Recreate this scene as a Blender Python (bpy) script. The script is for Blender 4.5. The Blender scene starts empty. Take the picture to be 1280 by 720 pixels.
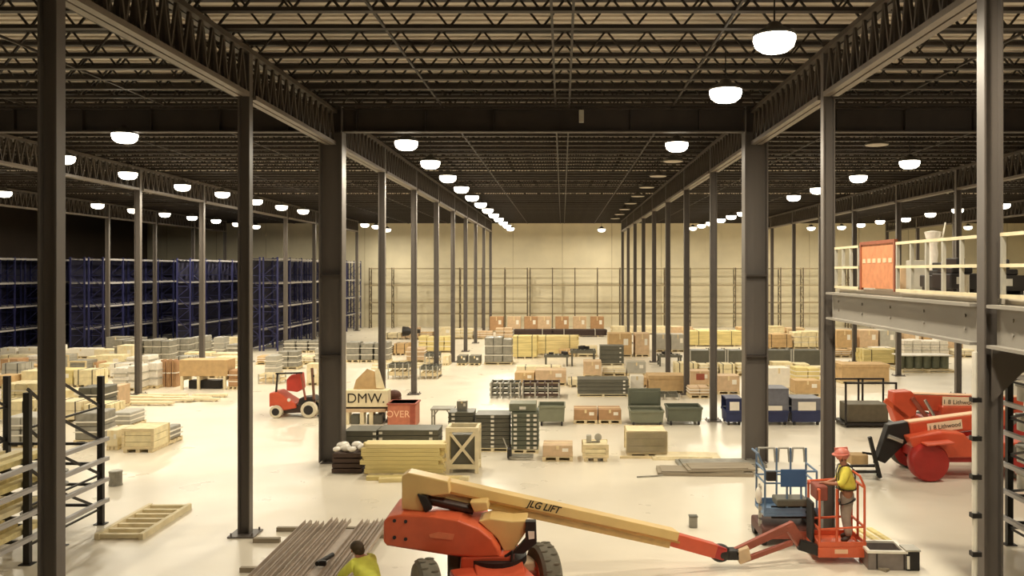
import bpy, math, random
from mathutils import Vector as V
random.seed(7)
sc = bpy.context.scene
COL = sc.collection
FPX, H, VX, VY = 1050.0, 5.6, 703.0, 339.0      # lens in pixels, eye height, horizon point of the aisle

def P(px, py, D):
    return V(((px-VX)*D/FPX, D, H+(VY-py)*D/FPX))
def FD(py):
    return FPX*H/(py-VY)

# ------------------------------------------------------------------ materials
def lin(c):
    c = c/255.0
    return c/12.92 if c <= 0.04045 else ((c+0.055)/1.055)**2.4
MATS = {}
def mat(name, rgb, rough=0.6, metal=0.0, var=0.12, scale=6.0, bump=0.0, emit=None, stretch=None, alpha=None):
    if name in MATS: return MATS[name]
    m = bpy.data.materials.new(name); m.use_nodes = True
    nt = m.node_tree; b = nt.nodes['Principled BSDF']
    col = [lin(x) for x in rgb]
    b.inputs['Roughness'].default_value = rough
    b.inputs['Metallic'].default_value = metal
    tc = nt.nodes.new('ShaderNodeTexCoord')
    mp = nt.nodes.new('ShaderNodeMapping')
    if stretch: mp.inputs['Scale'].default_value = stretch
    nt.links.new(tc.outputs['Object'], mp.inputs['Vector'])
    n = nt.nodes.new('ShaderNodeTexNoise'); n.inputs['Scale'].default_value = scale
    n.inputs['Detail'].default_value = 4
    nt.links.new(mp.outputs['Vector'], n.inputs['Vector'])
    r = nt.nodes.new('ShaderNodeValToRGB')
    r.color_ramp.elements[0].position = 0.3; r.color_ramp.elements[1].position = 0.7
    r.color_ramp.elements[0].color = [max(0, x*(1-var)) for x in col]+[1]
    r.color_ramp.elements[1].color = [min(1, x*(1+var)) for x in col]+[1]
    nt.links.new(n.outputs['Fac'], r.inputs['Fac'])
    nt.links.new(r.outputs['Color'], b.inputs['Base Color'])
    if bump:
        bp = nt.nodes.new('ShaderNodeBump'); bp.inputs['Strength'].default_value = bump
        bp.inputs['Distance'].default_value = 0.02
        nt.links.new(n.outputs['Fac'], bp.inputs['Height']); nt.links.new(bp.outputs['Normal'], b.inputs['Normal'])
    if emit:
        b.inputs['Emission Color'].default_value = [lin(x) for x in emit[0]]+[1]
        b.inputs['Emission Strength'].default_value = emit[1]
    if alpha is not None: b.inputs['Alpha'].default_value = alpha
    MATS[name] = m
    return m

steel   = mat('column_steel', (100,93,87), 0.42, 0.0, 0.12, 1.5, stretch=(1,1,.2))
truss_m = mat('truss_steel', (78,69,60), 0.5, 0.0, 0.15, 2)
joist_m = mat('joist_primer', (46,38,31), 0.6, 0.0, 0.15, 2)
bottom_m= mat('bottom_chord_lit_steel', (118,108,98), 0.4, 0.0, 0.1, 2)  # truss steel made lighter for the light the bottom chord catches
girder_m= mat('cross_girder_steel', (56,48,42), 0.55, 0.0, 0.15, 2)
tan     = mat('cardboard', (196,164,118), 0.8, 0, 0.12, 4)
brown   = mat('brown_cardboard', (176,138,100), 0.8, 0, 0.12, 4)
pinktan = mat('faded_cardboard', (204,176,142), 0.8, 0, 0.12, 4)
cream   = mat('cream_board', (228,214,172), 0.75, 0, 0.14, 4)
pale    = mat('pale_board', (228,214,178), 0.75, 0, 0.1, 4)
tape_m  = mat('packing_tape', (225,205,160), 0.4, 0, 0.05, 4)
yellow  = mat('yellow_lumber', (222,204,140), 0.7, 0, 0.16, 3, stretch=(.3,3,3))
wood    = mat('pallet_wood', (216,198,158), 0.75, 0, 0.2, 5, stretch=(.4,3,3))
lumber  = mat('fresh_lumber', (232,214,156), 0.7, 0, 0.16, 3, stretch=(.25,3,3))
oldwood = mat('weathered_board', (150,138,118), 0.75, 0, 0.18, 3, stretch=(.3,3,3))
dkgrey  = mat('dark_grey_sheet', (96,94,82), 0.5, 0, 0.1, 3)
grn     = mat('grey_green_plastic', (122,124,104), 0.5, 0, 0.08, 3)
grndk   = mat('dark_green_plastic', (98,102,86), 0.5, 0, 0.08, 3)
navy    = mat('navy_plastic', (40,50,92), 0.5, 0, 0.1, 3)
rackblue= mat('rack_blue_paint', (42,44,88), 0.5, 0, 0.12, 2)
beamlt  = mat('rack_beam_paint', (176,172,170), 0.5, 0, 0.08, 2)
rackgrey= mat('rack_grey_paint', (92,78,56), 0.55, 0, 0.1, 2)
rackbeam= mat('rack_tan_beam', (150,136,106), 0.55, 0, 0.1, 2)
grey    = mat('grey_wrap', (142,138,126), 0.5, 0, 0.2, 5)
ltgrey  = mat('light_grey_metal', (176,172,160), 0.45, 0, 0.1, 4)
white   = mat('white_plastic', (236,230,216), 0.45, 0, 0.06, 4)
wrap    = mat('white_stretch_wrap', (232,226,214), 0.3, 0, 0.1, 9, bump=.5)
black   = mat('black_steel', (32,28,26), 0.5, 0, 0.15, 3)
rubber  = mat('tyre_rubber', (78,74,66), 0.85, 0, 0.2, 10, bump=.4)
creamtyre=mat('pale_tyre_rubber', (214,204,180), 0.8, 0, 0.1, 8)
orange  = mat('orange_paint', (214,98,62), 0.36, 0, 0.08, 3)
red     = mat('red_paint', (200,66,52), 0.38, 0, 0.1, 3)
dkred   = mat('dark_red_paint', (166,42,36), 0.4, 0, 0.08, 3)
redor   = mat('red_orange_paint', (204,86,56), 0.38, 0, 0.08, 3)
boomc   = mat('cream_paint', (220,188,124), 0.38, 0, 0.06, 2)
rust    = mat('rusty_red_paint', (150,78,60), 0.5, 0, 0.15, 4)
blue    = mat('blue_grey_tube', (104,128,156), 0.4, 0, 0.1, 4)
bluep   = mat('blue_panel', (62,96,140), 0.45, 0, 0.08, 3)
chrome  = mat('bright_metal', (190,186,178), 0.25, 0.7, 0.05, 3)
skin_m  = mat('skin', (172,116,88), 0.55, 0, 0.06, 8)
hair_m  = mat('dark_hair', (70,56,36), 0.8, 0, 0.2, 20)
lime    = mat('lime_fabric', (236,238,100), 0.8, 0, 0.12, 7, bump=.3)
limey   = mat('yellow_fabric', (232,218,90), 0.8, 0, 0.12, 7, bump=.3)
trous   = mat('grey_trousers', (164,148,134), 0.85, 0, 0.15, 7)
hatm    = mat('pink_hard_hat', (214,128,112), 0.35, 0, 0.1, 6)
ink     = mat('black_ink', (44,34,20), 0.7, 0, 0.05, 4)
paleink = mat('pale_lettering', (240,196,160), 0.7, 0, 0.05, 4)
plate   = mat('name_plate', (240,222,190), 0.5, 0, 0.05, 4)
gatem   = mat('orange_mesh_gate', (208,136,92), 0.6, 0, 0.14, 8)
lens    = mat('lit_lamp_lens', (255,248,235), 0.3, 0, 0, 4, emit=((255,244,222), 9.0))
lensoff = mat('unlit_lamp_lens', (190,180,165), 0.4, 0, 0.05, 4)
housing = mat('lamp_housing', (70,66,60), 0.5, 0, 0.05, 4)
cyl_m   = mat('dark_cylinder', (62,44,36), 0.35, 0.2, 0.1, 3)

# ------------------------------------------------------------------ mesh collector
class MB:
    def __init__(s): s.v=[]; s.f=[]
    def add(s, vs, fs):
        o=len(s.v); s.v += [tuple(p) for p in vs]; s.f += [tuple(i+o for i in q) for q in fs]; return s
    def box(s,x0,y0,z0,x1,y1,z1):
        return s.add([(x0,y0,z0),(x1,y0,z0),(x1,y1,z0),(x0,y1,z0),(x0,y0,z1),(x1,y0,z1),(x1,y1,z1),(x0,y1,z1)],
            [(0,3,2,1),(4,5,6,7),(0,1,5,4),(1,2,6,5),(2,3,7,6),(3,0,4,7)])
    def bar(s,p,q,w,h,up=(0,0,1)):
        p=V(p);q=V(q);d=(q-p).normalized();u=V(up)
        if abs(d.dot(u))>.98: u=V((0,1,0))
        a=d.cross(u).normalized()*w/2; b=a.normalized().cross(d).normalized()*h/2
        vs=[p-a-b,p+a-b,p+a+b,p-a+b,q-a-b,q+a-b,q+a+b,q-a+b]
        return s.add(vs,[(0,1,2,3),(7,6,5,4),(0,4,5,1),(1,5,6,2),(2,6,7,3),(3,7,4,0)])
    def tube(s,p,q,r,n=8,r2=None):
        p=V(p);q=V(q);d=(q-p).normalized();u=V((0,0,1)) if abs(d.z)<.95 else V((0,1,0))
        a=d.cross(u).normalized();b=a.cross(d).normalized();r2=r if r2 is None else r2
        vs=[p+(a*math.cos(2*math.pi*i/n)+b*math.sin(2*math.pi*i/n))*r for i in range(n)]
        vs+=[q+(a*math.cos(2*math.pi*i/n)+b*math.sin(2*math.pi*i/n))*r2 for i in range(n)]
        fs=[(i,(i+1)%n,n+(i+1)%n,n+i) for i in range(n)]+[tuple(range(n-1,-1,-1)),tuple(range(n,2*n))]
        return s.add(vs,fs)
    def path(s,pts,r,n=8):
        for a,b in zip(pts,pts[1:]): s.tube(a,b,r,n)
        for a in pts[1:-1]: s.ball(a,r,r,r,8,4)
        return s
    def prism(s,poly,y0,y1):
        n=len(poly)
        vs=[(x,y0,z) for x,z in poly]+[(x,y1,z) for x,z in poly]
        return s.add(vs,[tuple(range(n)),tuple(range(2*n-1,n-1,-1))]+[(i+n,(i+1)%n+n,(i+1)%n,i) for i in range(n)])
    def lathe(s,prof,c=(0,0,0),n=20,axis='z'):
        vs=[];fs=[];m=len(prof)
        for r,z in prof:
            for i in range(n):
                a=2*math.pi*i/n;x,y=r*math.cos(a),r*math.sin(a)
                p=(x,y,z) if axis=='z' else ((z,x,y) if axis=='x' else (x,z,y))
                vs.append((p[0]+c[0],p[1]+c[1],p[2]+c[2]))
        for k in range(m-1):
            for i in range(n):
                j=(i+1)%n; fs.append((k*n+i,k*n+j,(k+1)*n+j,(k+1)*n+i))
        fs+= [tuple(range(n-1,-1,-1)),tuple(range((m-1)*n,m*n))]
        return s.add(vs,fs)
    def ball(s,c,rx,ry,rz,n=14,m=8,t0=0.0,t1=math.pi):
        pr=[(math.sin(t0+(t1-t0)*k/m),math.cos(t0+(t1-t0)*k/m)) for k in range(m+1)]
        o=len(s.v); s.lathe([(max(r,1e-3),-z) for r,z in pr],(0,0,0),n)
        for i in range(o,len(s.v)):
            x,y,z=s.v[i]; s.v[i]=(x*rx+c[0],y*ry+c[1],z*rz+c[2])
        return s
    def rot(s,rx=0,ry=0,rz=0,c=(0,0,0)):
        from mathutils import Euler
        M=Euler((rx,ry,rz)).to_matrix(); c=V(c)
        s.v=[tuple(M@(V(p)-c)+c) for p in s.v]; return s
    def mesh(s,name,m,smooth=False):
        me=bpy.data.meshes.new(name); me.from_pydata(s.v,[],s.f); me.validate()
        import bmesh
        b=bmesh.new(); b.from_mesh(me); bmesh.ops.recalc_face_normals(b,faces=b.faces); b.to_mesh(me); b.free()
        me.materials.append(m)
        if smooth:
            me.shade_smooth()
            try: me.set_sharp_from_angle(angle=math.radians(40))
            except Exception: pass
        return me
    def build(s,name,m,parent=None,bevel=0,smooth=False,seg=2):
        o=bpy.data.objects.new(name,s.mesh(name,m,smooth)); COL.objects.link(o)
        if parent: o.parent=parent
        if bevel:
            k=o.modifiers.new('bevel','BEVEL'); k.width=bevel; k.segments=seg; k.limit_method='ANGLE'
        return o

def thing(name,label,cat,loc=(0,0,0),rz=0,group=None,kind='thing'):
    o=bpy.data.objects.new(name,None); COL.objects.link(o)
    o.location=loc; o.rotation_euler=(0,0,rz); o.empty_display_size=.1
    o['label']=label; o['category']=cat; o['kind']=kind
    if group: o['group']=group
    return o
def tag(o,label,cat,group=None,kind='thing'):
    o['label']=label; o['category']=cat; o['kind']=kind
    if group: o['group']=group
    return o
def inst(name,me,parent=None,loc=(0,0,0)):
    o=bpy.data.objects.new(name,me); COL.objects.link(o); o.location=loc
    if parent: o.parent=parent
    return o
def text(s,size,m,parent,loc,rot,name='lettering',shear=0,extr=.004,bold=0.0):
    cu=bpy.data.curves.new(name,'FONT'); cu.body=s; cu.size=size; cu.extrude=extr; cu.shear=shear; cu.offset=bold
    cu.align_x='CENTER'; cu.align_y='CENTER'; cu.materials.append(m)
    o=bpy.data.objects.new(name,cu); COL.objects.link(o); o.location=loc; o.rotation_euler=rot
    bpy.context.view_layer.update()
    me=bpy.data.meshes.new_from_object(o.evaluated_get(bpy.context.evaluated_depsgraph_get()))
    bpy.data.objects.remove(o); bpy.data.curves.remove(cu)
    o=bpy.data.objects.new(name,me); COL.objects.link(o); o.location=loc; o.rotation_euler=rot
    if parent: o.parent=parent
    return o
ORD=['first','second','third','fourth','fifth','sixth','seventh','eighth','ninth','tenth','eleventh','twelfth','thirteenth','fourteenth']

# ------------------------------------------------------------------ camera and render look
cam=bpy.data.cameras.new('camera'); co=bpy.data.objects.new('camera',cam); COL.objects.link(co)
co.location=(0,0,H); co.rotation_euler=(math.radians(90),0,0)
cam.sensor_width=36; cam.lens=36*FPX/1280
cam.shift_x=(640-VX)/1280; cam.shift_y=-(360-VY)/1280
sc.camera=co
sc.view_settings.view_transform='Standard'; sc.view_settings.look='None'
sc.view_settings.gamma=1; sc.view_settings.use_curve_mapping=False
sc.view_settings.exposure=0.0
w=bpy.data.worlds.new('world'); sc.world=w; w.use_nodes=True
w.node_tree.nodes['Background'].inputs['Color'].default_value=(.9,.75,.55,1)
w.node_tree.nodes['Background'].inputs['Strength'].default_value=.03
try:
    sc.cycles.use_light_tree=True; sc.cycles.max_bounces=6; sc.cycles.diffuse_bounces=4
    sc.cycles.glossy_bounces=3; sc.cycles.use_denoising=True; sc.cycles.sample_clamp_indirect=4
    sc.cycles.caustics_reflective=False
except Exception: pass

# ------------------------------------------------------------------ the shell
XL,XR,YB,ZD=-42.0,48.0,85.0,11.05
def structure(name,mb,m,parent=None):
    o=mb.build(name,m,parent)
    if not parent: o['kind']='structure'
    return o
fm=mat('polished_concrete',(228,219,200),0.28,0,0.07,.35)
nt=fm.node_tree; bs=nt.nodes['Principled BSDF']
n2=nt.nodes.new('ShaderNodeTexNoise'); n2.inputs['Scale'].default_value=.8; n2.inputs['Detail'].default_value=6
tc=nt.nodes.new('ShaderNodeTexCoord'); nt.links.new(tc.outputs['Object'],n2.inputs['Vector'])
mr=nt.nodes.new('ShaderNodeMapRange'); mr.inputs['To Min'].default_value=.2; mr.inputs['To Max'].default_value=.42
nt.links.new(n2.outputs['Fac'],mr.inputs['Value']); nt.links.new(mr.outputs['Result'],bs.inputs['Roughness'])
structure('floor',MB().box(XL-.3,-6,-.2,XR+.3,YB+.3,0),fm)
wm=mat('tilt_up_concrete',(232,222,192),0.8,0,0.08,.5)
structure('wall_back',MB().box(XL-.3,YB,0,XR+.3,YB+.3,ZD+.3),wm)
jm=mat('panel_joint',(196,184,152),0.8,0,0.05,1)
j=MB()
for x in range(-40,48,5): j.box(x-.03,YB-.02,0,x+.03,YB,10.9)
structure('trim_1',j,jm)
dw=mat('unlit_wall_brown',(70,58,46),0.8,0,0.1,.6)  # darkness of a wall the lamps leave unlit, put into its colour
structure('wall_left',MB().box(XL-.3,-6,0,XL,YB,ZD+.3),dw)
structure('wall_right',MB().box(XR,-6,0,XR+.3,YB,ZD+.3),wm)
# ribbed roof deck
dk=mat('ribbed_deck',(206,196,182),0.6,0,0.1,.5)
d=MB(); y=-6.0
d.box(XL-.3,-6,ZD+.06,XR+.3,YB+.3,ZD+.3)
while y<YB:
    d.box(XL,y,ZD,XR,y+.16,ZD+.07); y+=.32
ceiling=structure('ceiling',d,dk)
# bar joists across the hall, each one a part of the ceiling
jb=MB(); zt,zb=ZD-.03,10.38
for s_ in (-.045,.045):
    jb.box(XL+.2,s_-.04,zt-.08,XR-.2,s_+.04,zt); jb.box(XL+.2,s_-.04,zb,XR-.2,s_+.04,zb+.075)
x=XL+.2; up=False
while x<XR-.8:
    a=(x,0,zt-.03 if up else zb+.03); b=(x+.46,0,zb+.03 if up else zt-.03)
    jb.bar(a,b,.04,.04,(0,1,0)); x+=.46; up=not up
jme=jb.mesh('roof_joist',joist_m)
yy=5.6; nj=0
while yy<YB-.5:
    if all(abs(yy-(11.1+6.78*i))>.25 for i in range(-1,12)):
        inst('roof_joist',jme,ceiling,(0,yy,0)); nj+=1
    yy+=1.1
br=MB()
for x in (-38,-35,-27,-23.5,-15.5,-11.5,-9,-3.5,-.2,.2,3.2,9.3,14.2,22,26.5,35,40):
    br.bar((x,4,zb+.03),(x,YB-.3,zb+.03),.05,.05)
bo=br.build('bridging_rod',joist_m,ceiling); bo['kind']='stuff'

# ------------------------------------------------------------------ columns and girders
DEP=[11.1+6.78*i for i in range(0,11)]
ROWS={-6.75:'row left of the main aisle',5.65:'row right of the main aisle',-19.3:'row among the stored cartons on the left',18.0:'row beyond the mezzanine',-31.7:'row against the blue racks',30.5:'farthest row on the right'}
def colmesh(w_,dep,top,tf,tw):
    m=MB()
    m.box(-w_/2,-dep/2,.03,-w_/2+tf,dep/2,top); m.box(w_/2-tf,-dep/2,.03,w_/2,dep/2,top)
    m.box(-w_/2+tf,-tw/2,.03,w_/2-tf,tw/2,top)
    return m
cme=colmesh(.25,.2,10.3,.025,.02).mesh('shaft',steel)
bpl=MB().box(-.28,-.28,0,.28,.28,.03)
for sx in (-.22,.22):
    for sy in (-.22,.22): bpl.tube((sx,sy,.03),(sx,sy,.09),.02,6)
bme=bpl.mesh('base_plate',steel)
bigm=colmesh(.68,.46,10.4,.04,.04).mesh('shaft',steel)
stf=MB()
stf.box(-.3,-.23,0,.3,.23,.05)
stme=stf.mesh('stiffener_plate',girder_m)
for X,rn in ROWS.items():
    k=0
    for i,D in enumerate(DEP):
        px=VX+X*FPX/D
        if px<-30 or px>1310: continue
        if X==30.5 and D<58: continue
        big = (i==2 and X in (-6.75,5.65))
        lab=('massive ' if big else '')+'dark steel column, '+ORD[k]+' in the '+rn
        c=thing('steel_column',lab,'column',(X,D,0),0,'columns of the '+rn)
        inst('shaft',bigm if big else cme,c); inst('base_plate',bme,c)
        if big: inst('stiffener_plate',stme,c,(0,0,3.1)); inst('stiffener_plate',stme,c,(0,0,5.45))
        k+=1
# open-web girders along each row, one per bay
L=6.78
tb=MB(); tc_=MB(); tw=MB(); z0,z1=9.28,10.32
for s_ in (-.09,.09):
    tb.box(s_-.07,.2,z0,s_+.07,L-.2,z0+.1); tc_.box(s_-.07,.0,z1-.1,s_+.07,L,z1)
n=13; st=(L-.4)/n
for i in range(n):
    ya,ybb=.2+i*st,.2+(i+1)*st
    for s_ in (-.09,.09):
        tw.bar((s_,ya,z0+.05),(s_,(ya+ybb)/2,z1-.05),.05,.05,(1,0,0)); tw.bar((s_,(ya+ybb)/2,z1-.05),(s_,ybb,z0+.05),.05,.05,(1,0,0))
    tw.bar((0,ya,z0+.05),(0,ya,z1-.05),.06,.06,(1,0,0))
tbm,tcm,twm=tb.mesh('bottom_chord',bottom_m),tc_.mesh('top_chord',truss_m),tw.mesh('web_members',truss_m)
for X,rn in ROWS.items():
    k=0
    for i in range(-1,10):
        D0=11.1+6.78*i
        pf=VX+X*FPX/(D0+L)
        if pf<0 or pf>1280: continue
        g=thing('roof_girder','open-web roof girder, '+ORD[k]+' bay over the '+rn,'girder',(X,D0,0),0,'girders over the '+rn)
        inst('bottom_chord',tbm,g); inst('top_chord',tcm,g); inst('web',twm,g); k+=1
cb=MB().box(XL+.1,24.45,9.66,XR-.1,24.75,9.70).box(XL+.1,24.45,10.32,XR-.1,24.75,10.36).box(XL+.1,24.59,9.7,XR-.1,24.61,10.32)
for x in range(-40,48,2): cb.box(x-.01,24.46,9.7,x+.01,24.74,10.32)
tag(cb.build('cross_beam',girder_m),'deep solid steel beam crossing the whole hall over the massive columns','beam')
sb=thing('hanging_junction_box','small pale box hanging under the deep cross beam','box',(.55,24.3,9.9))
MB().box(-.07,-.06,0,.07,.06,.36).build('body',ltgrey,sb,.01); MB().tube((0,0,.36),(0,0,.7),.015).build('stem',black,sb)

# ------------------------------------------------------------------ lamps
LT=(1.0,.90,.71)
hm=MB().lathe([(.06,.42),(.09,.40),(.13,.34),(.26,.28),(.30,.24),(.29,.22),(.05,.22)],n=20).mesh('housing',housing,True)
lm=MB().lathe([(.285,.23),(.29,.17),(.26,.08),(.18,.02),(.05,0),(.01,0)],n=20).mesh('lens',lens,True)
lo=MB().lathe([(.285,.23),(.28,.21),(.1,.20),(.01,.20)],n=20).mesh('lens',lensoff,True)
cm=MB().tube((0,0,.42),(0,0,.42+.52),.012,6).mesh('cord',black)
ld=bpy.data.lights.new('lamp','AREA'); ld.shape='DISK'; ld.size=.42; ld.color=LT; ld.energy=325
def lamp(X,D,Z,label,group,on=True):
    o=thing('high_bay_lamp',label,'lamp',(X,D,Z-.15),0,group); o.scale=(1.25,1.25,1.25)  # scaled up so the bloom around a lamp goes into its size
    inst('housing',hm,o); inst('lens',lm if on else lo,o); inst('cord',cm,o,(0,0,0))
    if on:
        l=bpy.data.objects.new('lamp_light',ld); COL.objects.link(l); l.parent=o; l.location=(0,0,-.02)
ZL=9.5
def lp(px,py): D=3.9*FPX/(VY-py); return (px-VX)*D/FPX,D
for k in range(12):
    D=26.1+4.75*k; lamp(-4.85,D,ZL,'lit lamp, '+ORD[k]+' in the long bright row left of the aisle','long row of lamps left of the aisle')
for (px,py),s_ in zip(((968,55),(907,120),(846,184),(752,288)),('largest and nearest lit lamp, high in the right half of the hall','lit lamp just below and beyond the nearest big lamp','lone lit lamp hanging below the deep cross beam right of the aisle','small lit lamp near the back wall, right of the aisle centre')):
    X,D=lp(px,py); lamp(X,D,ZL,s_,'lamps right of the aisle')
for k,D in enumerate((30.8,35.6,40.4,45.2,50,54.8,59.6,64.4)):
    lamp(1.04*3.9,D,ZL,'unlit lamp, '+ORD[k]+' in the dark row right of the aisle','unlit lamps right of the aisle',False)
lft=[(156,173),(160,220),(228,235),(278,244),(320,253),(352,260),(379,265),(456,282),(470,284),(484,288)]
for k,(a,b) in enumerate(lft):
    X,D=lp(a,b); lamp(X,D,ZL,'lit lamp, '+ORD[k]+' from the front of the middle left bay','lamps of the middle left bay')
for k,(a,b) in enumerate([(5,243),(122,258),(167,264),(206,269),(240,273),(270,277),(296,281),(320,284)]):
    X,D=lp(a,b); lamp(X,D,ZL,'lit lamp, '+ORD[k]+' from the front of the bay over the blue racks','lamps over the blue racks')
for k,(a,b) in enumerate([(1096,186),(1137,206),(1073,224),(1022,239),(992,248),(928,268),(914,272),(901,276),(888,280),(877,283),(866,286)]):
    X,D=lp(a,b); lamp(X,D,ZL,('dim' if k==0 else 'lit')+' lamp, '+ORD[k]+' from the front of the bay over the mezzanine side','lamps of the mezzanine bay',k>0)
for k,(a,b) in enumerate([(1255,258),(1197,264),(1163,269),(1132,275),(1100,278),(1076,282),(1052,285),(1014,286)]):
    X,D=lp(a,b); lamp(X,D,ZL,'lit lamp, '+ORD[k]+' from the front of the far right bay','lamps of the far right bay')
X,D=lp(1210,285); lamp(X,D,ZL,'tiny lit lamp close to the mezzanine railing top, far right','lamps by the far right wall')
for k,(X,D) in enumerate(((-17.5,13),(-17.5,19),(12.4,14),(12.4,20.5),(3.64,9.5),(3.64,4.5),(-17.5,29.5),(-27.5,37))):  # lamps added mostly out of frame because the hall needs their light
    lamp(X,D,ZL,'added lit lamp out of sight over the front of the hall, '+ORD[k]+' of that set','added lamps over the front of the hall')

# ------------------------------------------------------------------ pallet racks
def rack(name,label,X0,depth,Y0,nb,bay,levels,top,um,bm,along='y',deck=None,group=None,back=False):
    """frames stand at each bay line; beams front and back; along y (or x for the rear racks)"""
    r=thing(name,label,'rack',(X0,Y0,0),0 if along=='y' else -math.pi/2,group)
    f=MB()
    for x in (.05,depth-.05): f.box(x-.05,-.045,0,x+.05,.045,top); f.box(x-.09,-.08,0,x+.09,.08,.015)
    z=.2; s_=True
    while z<top-.9:
        f.bar((.05,0,z),(depth-.05,0,z),.03,.04)
        f.bar((.05 if s_ else depth-.05,0,z),(depth-.05 if s_ else .05,0,z+.85),.03,.04); z+=.85; s_=not s_
    fme=f.mesh('upright_frame',um)
    bme_=MB().box(-.025,.05,-.06,.025,bay-.05,.06).mesh('beam',bm)
    dme=None
    if deck: dme=MB()
    if deck:
        for k in range(4): dme.box(.1,.1+k*(bay-.2)/4,-.02,depth-.1,.1+(k+1)*(bay-.2)/4-.25,.0)
        dme=dme.mesh('shelf_deck',deck)
    if back:
        bk_=MB().box(-.02,.06,.1,-.002,bay-.06,top-.1).mesh('back_panel',mat('navy_back_panel',(36,34,58),.7,0,.15,2))
        for i in range(nb): inst('back_panel',bk_,r,(0,i*bay,0))
    for i in range(nb+1): inst('upright_frame',fme,r,(0,i*bay,0))
    for i in range(nb):
        for z in levels:
            inst('beam',bme_,r,(.05,i*bay,z)); inst('beam',bme_,r,(depth-.05,i*bay,z))
            if dme: inst('shelf_deck',dme,r,(0,i*bay,z+.05))
    return r
LV=[1.5,3.1,4.75,6.45]
rackdeck=mat('navy_deck',(38,38,68),0.6,0,0.1,3)
for X0,Y0,nb,lab in ((-19.9-1.15,59,9,'tall navy pallet rack nearest the aisle, left of the grey panels'),
                     (-22.3,59,9,'tall navy pallet rack backing onto the one nearest the aisle'),
                     (-25.6,67,6,'navy pallet rack deep in the block behind the aisle-side racks'),
                     (-29.4,64,7,'navy pallet rack in the narrow gap beside the long one with pale beams'),
                     (-33.6,59.5,9,'long navy pallet rack with pale beams facing the cream cartons'),
                     (-34.9,59.5,9,'navy pallet rack backing onto the long one with pale beams'),
                     (-39.2,45,13,'navy pallet rack along the dark left wall, front row'),
                     (-40.5,45,13,'navy pallet rack closest to the dark left wall, rear row')):
    rack('pallet_rack',lab,X0,1.1,Y0,nb,2.7,LV,6.6,rackblue,beamlt,'y',rackdeck,'navy pallet racks on the left',X0 in (-22.3,-25.6,-29.4,-34.9,-40.5))
for X0,nb,lab in ((-19,7,'open tan pallet rack on the back wall, next to the navy racks'),(-3.2,7,'open tan pallet rack at the middle of the back wall'),(12.6,7,'open tan pallet rack on the back wall, behind the right columns'),(28.4,7,'open tan pallet rack on the back wall, behind the mezzanine')):
    rack('back_rack',lab,X0,1.0,83.6,nb,2.22,[1.4,2.5,4.2,5.85],5.95,rackgrey,rackbeam,'x',None,'open racks along the back wall')

# ------------------------------------------------------------------ stock on the floor
def pallet_mb(w_,d_,h=.14):
    m=MB()
    for i in range(5):
        y=i*(d_-.1)/4; m.box(-w_/2,y,h-.025,w_/2,y+.1,h)
    for x in (-w_/2,-.05,w_/2-.1): m.box(x,0,.025,x+.1,d_,h-.025)
    for y in (0,d_/2-.05,d_-.1): m.box(-w_/2,y,0,w_/2,y+.1,.025)
    return m
def dims(x0,x1,yt,yb):
    D=FD(yb); return ((x0+x1)/2-VX)*D/FPX, D, (x1-x0)*D/FPX, (yb-yt)*D/FPX
def carton(x0,x1,yt,yb,dp,m,label,pallet=True,name='cardboard_carton',cat='carton',group=None,lid=False,zbase=0,tape=True):
    X,D,w_,h=dims(x0,x1,yt,yb)
    t=thing(name,label,cat,(X,D,zbase),random.uniform(-.02,.02),group)
    z=0
    if pallet and h>.4:
        pallet_mb(w_,dp).build('pallet',wood,t); z=.14
    MB().box(-w_/2+.01,.01,z,w_/2-.01,dp-.01,h).build('body',m,t,.015)
    if lid: MB().box(-w_/2-.02,-.02,h-.14,w_/2+.02,dp+.02,h+.02).build('lid',m,t,.01)
    elif tape:
        tp=MB().box(-w_/2+.01,dp/2-.04,h,w_/2-.01,dp/2+.04,h+.004)
        tp.box(-.04,.004,h-.25*h,.04,.012,h-.01); tp.build('tape',tape_m,t)
        MB().box(w_*.15,.0,z+(h-z)*.45,w_*.15+min(.3,w_*.2),.01,z+(h-z)*.75).build('shipping_label',white,t)
    return t
def crate(x0,x1,yt,yb,dp,m,label,name='wooden_crate',cat='crate',group=None,diag=False):
    X,D,w_,h=dims(x0,x1,yt,yb)
    t=thing(name,label,cat,(X,D,0),random.uniform(-.02,.02),group)
    s_=MB()
    for x in (-w_/2+.05,-.06,w_/2-.17): s_.box(x,0,0,x+.12,dp,.12)
    s_.build('skid',wood,t)
    b=MB(); n=max(3,int(h/.2))
    for i in range(n):
        z=.12+i*(h-.12)/n; b.box(-w_/2+.03,.03,z,w_/2-.03,dp-.03,z+(h-.12)/n-.012)
    b.build('body',m,t)
    f=MB()
    for y in (0,dp-.03):
        for x in (-w_/2,w_/2-.09): f.box(x,y,.1,x+.09,y+.03,h)
        f.box(-w_/2+.09,y,h-.09,w_/2-.09,y+.03,h); f.box(-w_/2+.09,y,.1,w_/2-.09,y+.03,.19)
        if diag: f.bar((-w_/2+.09,y+.015,.19),(w_/2-.09,y+.015,h-.09),.03,.08,(0,0,1))
    f.build('batten_frame',wood,t)
    return t
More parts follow.
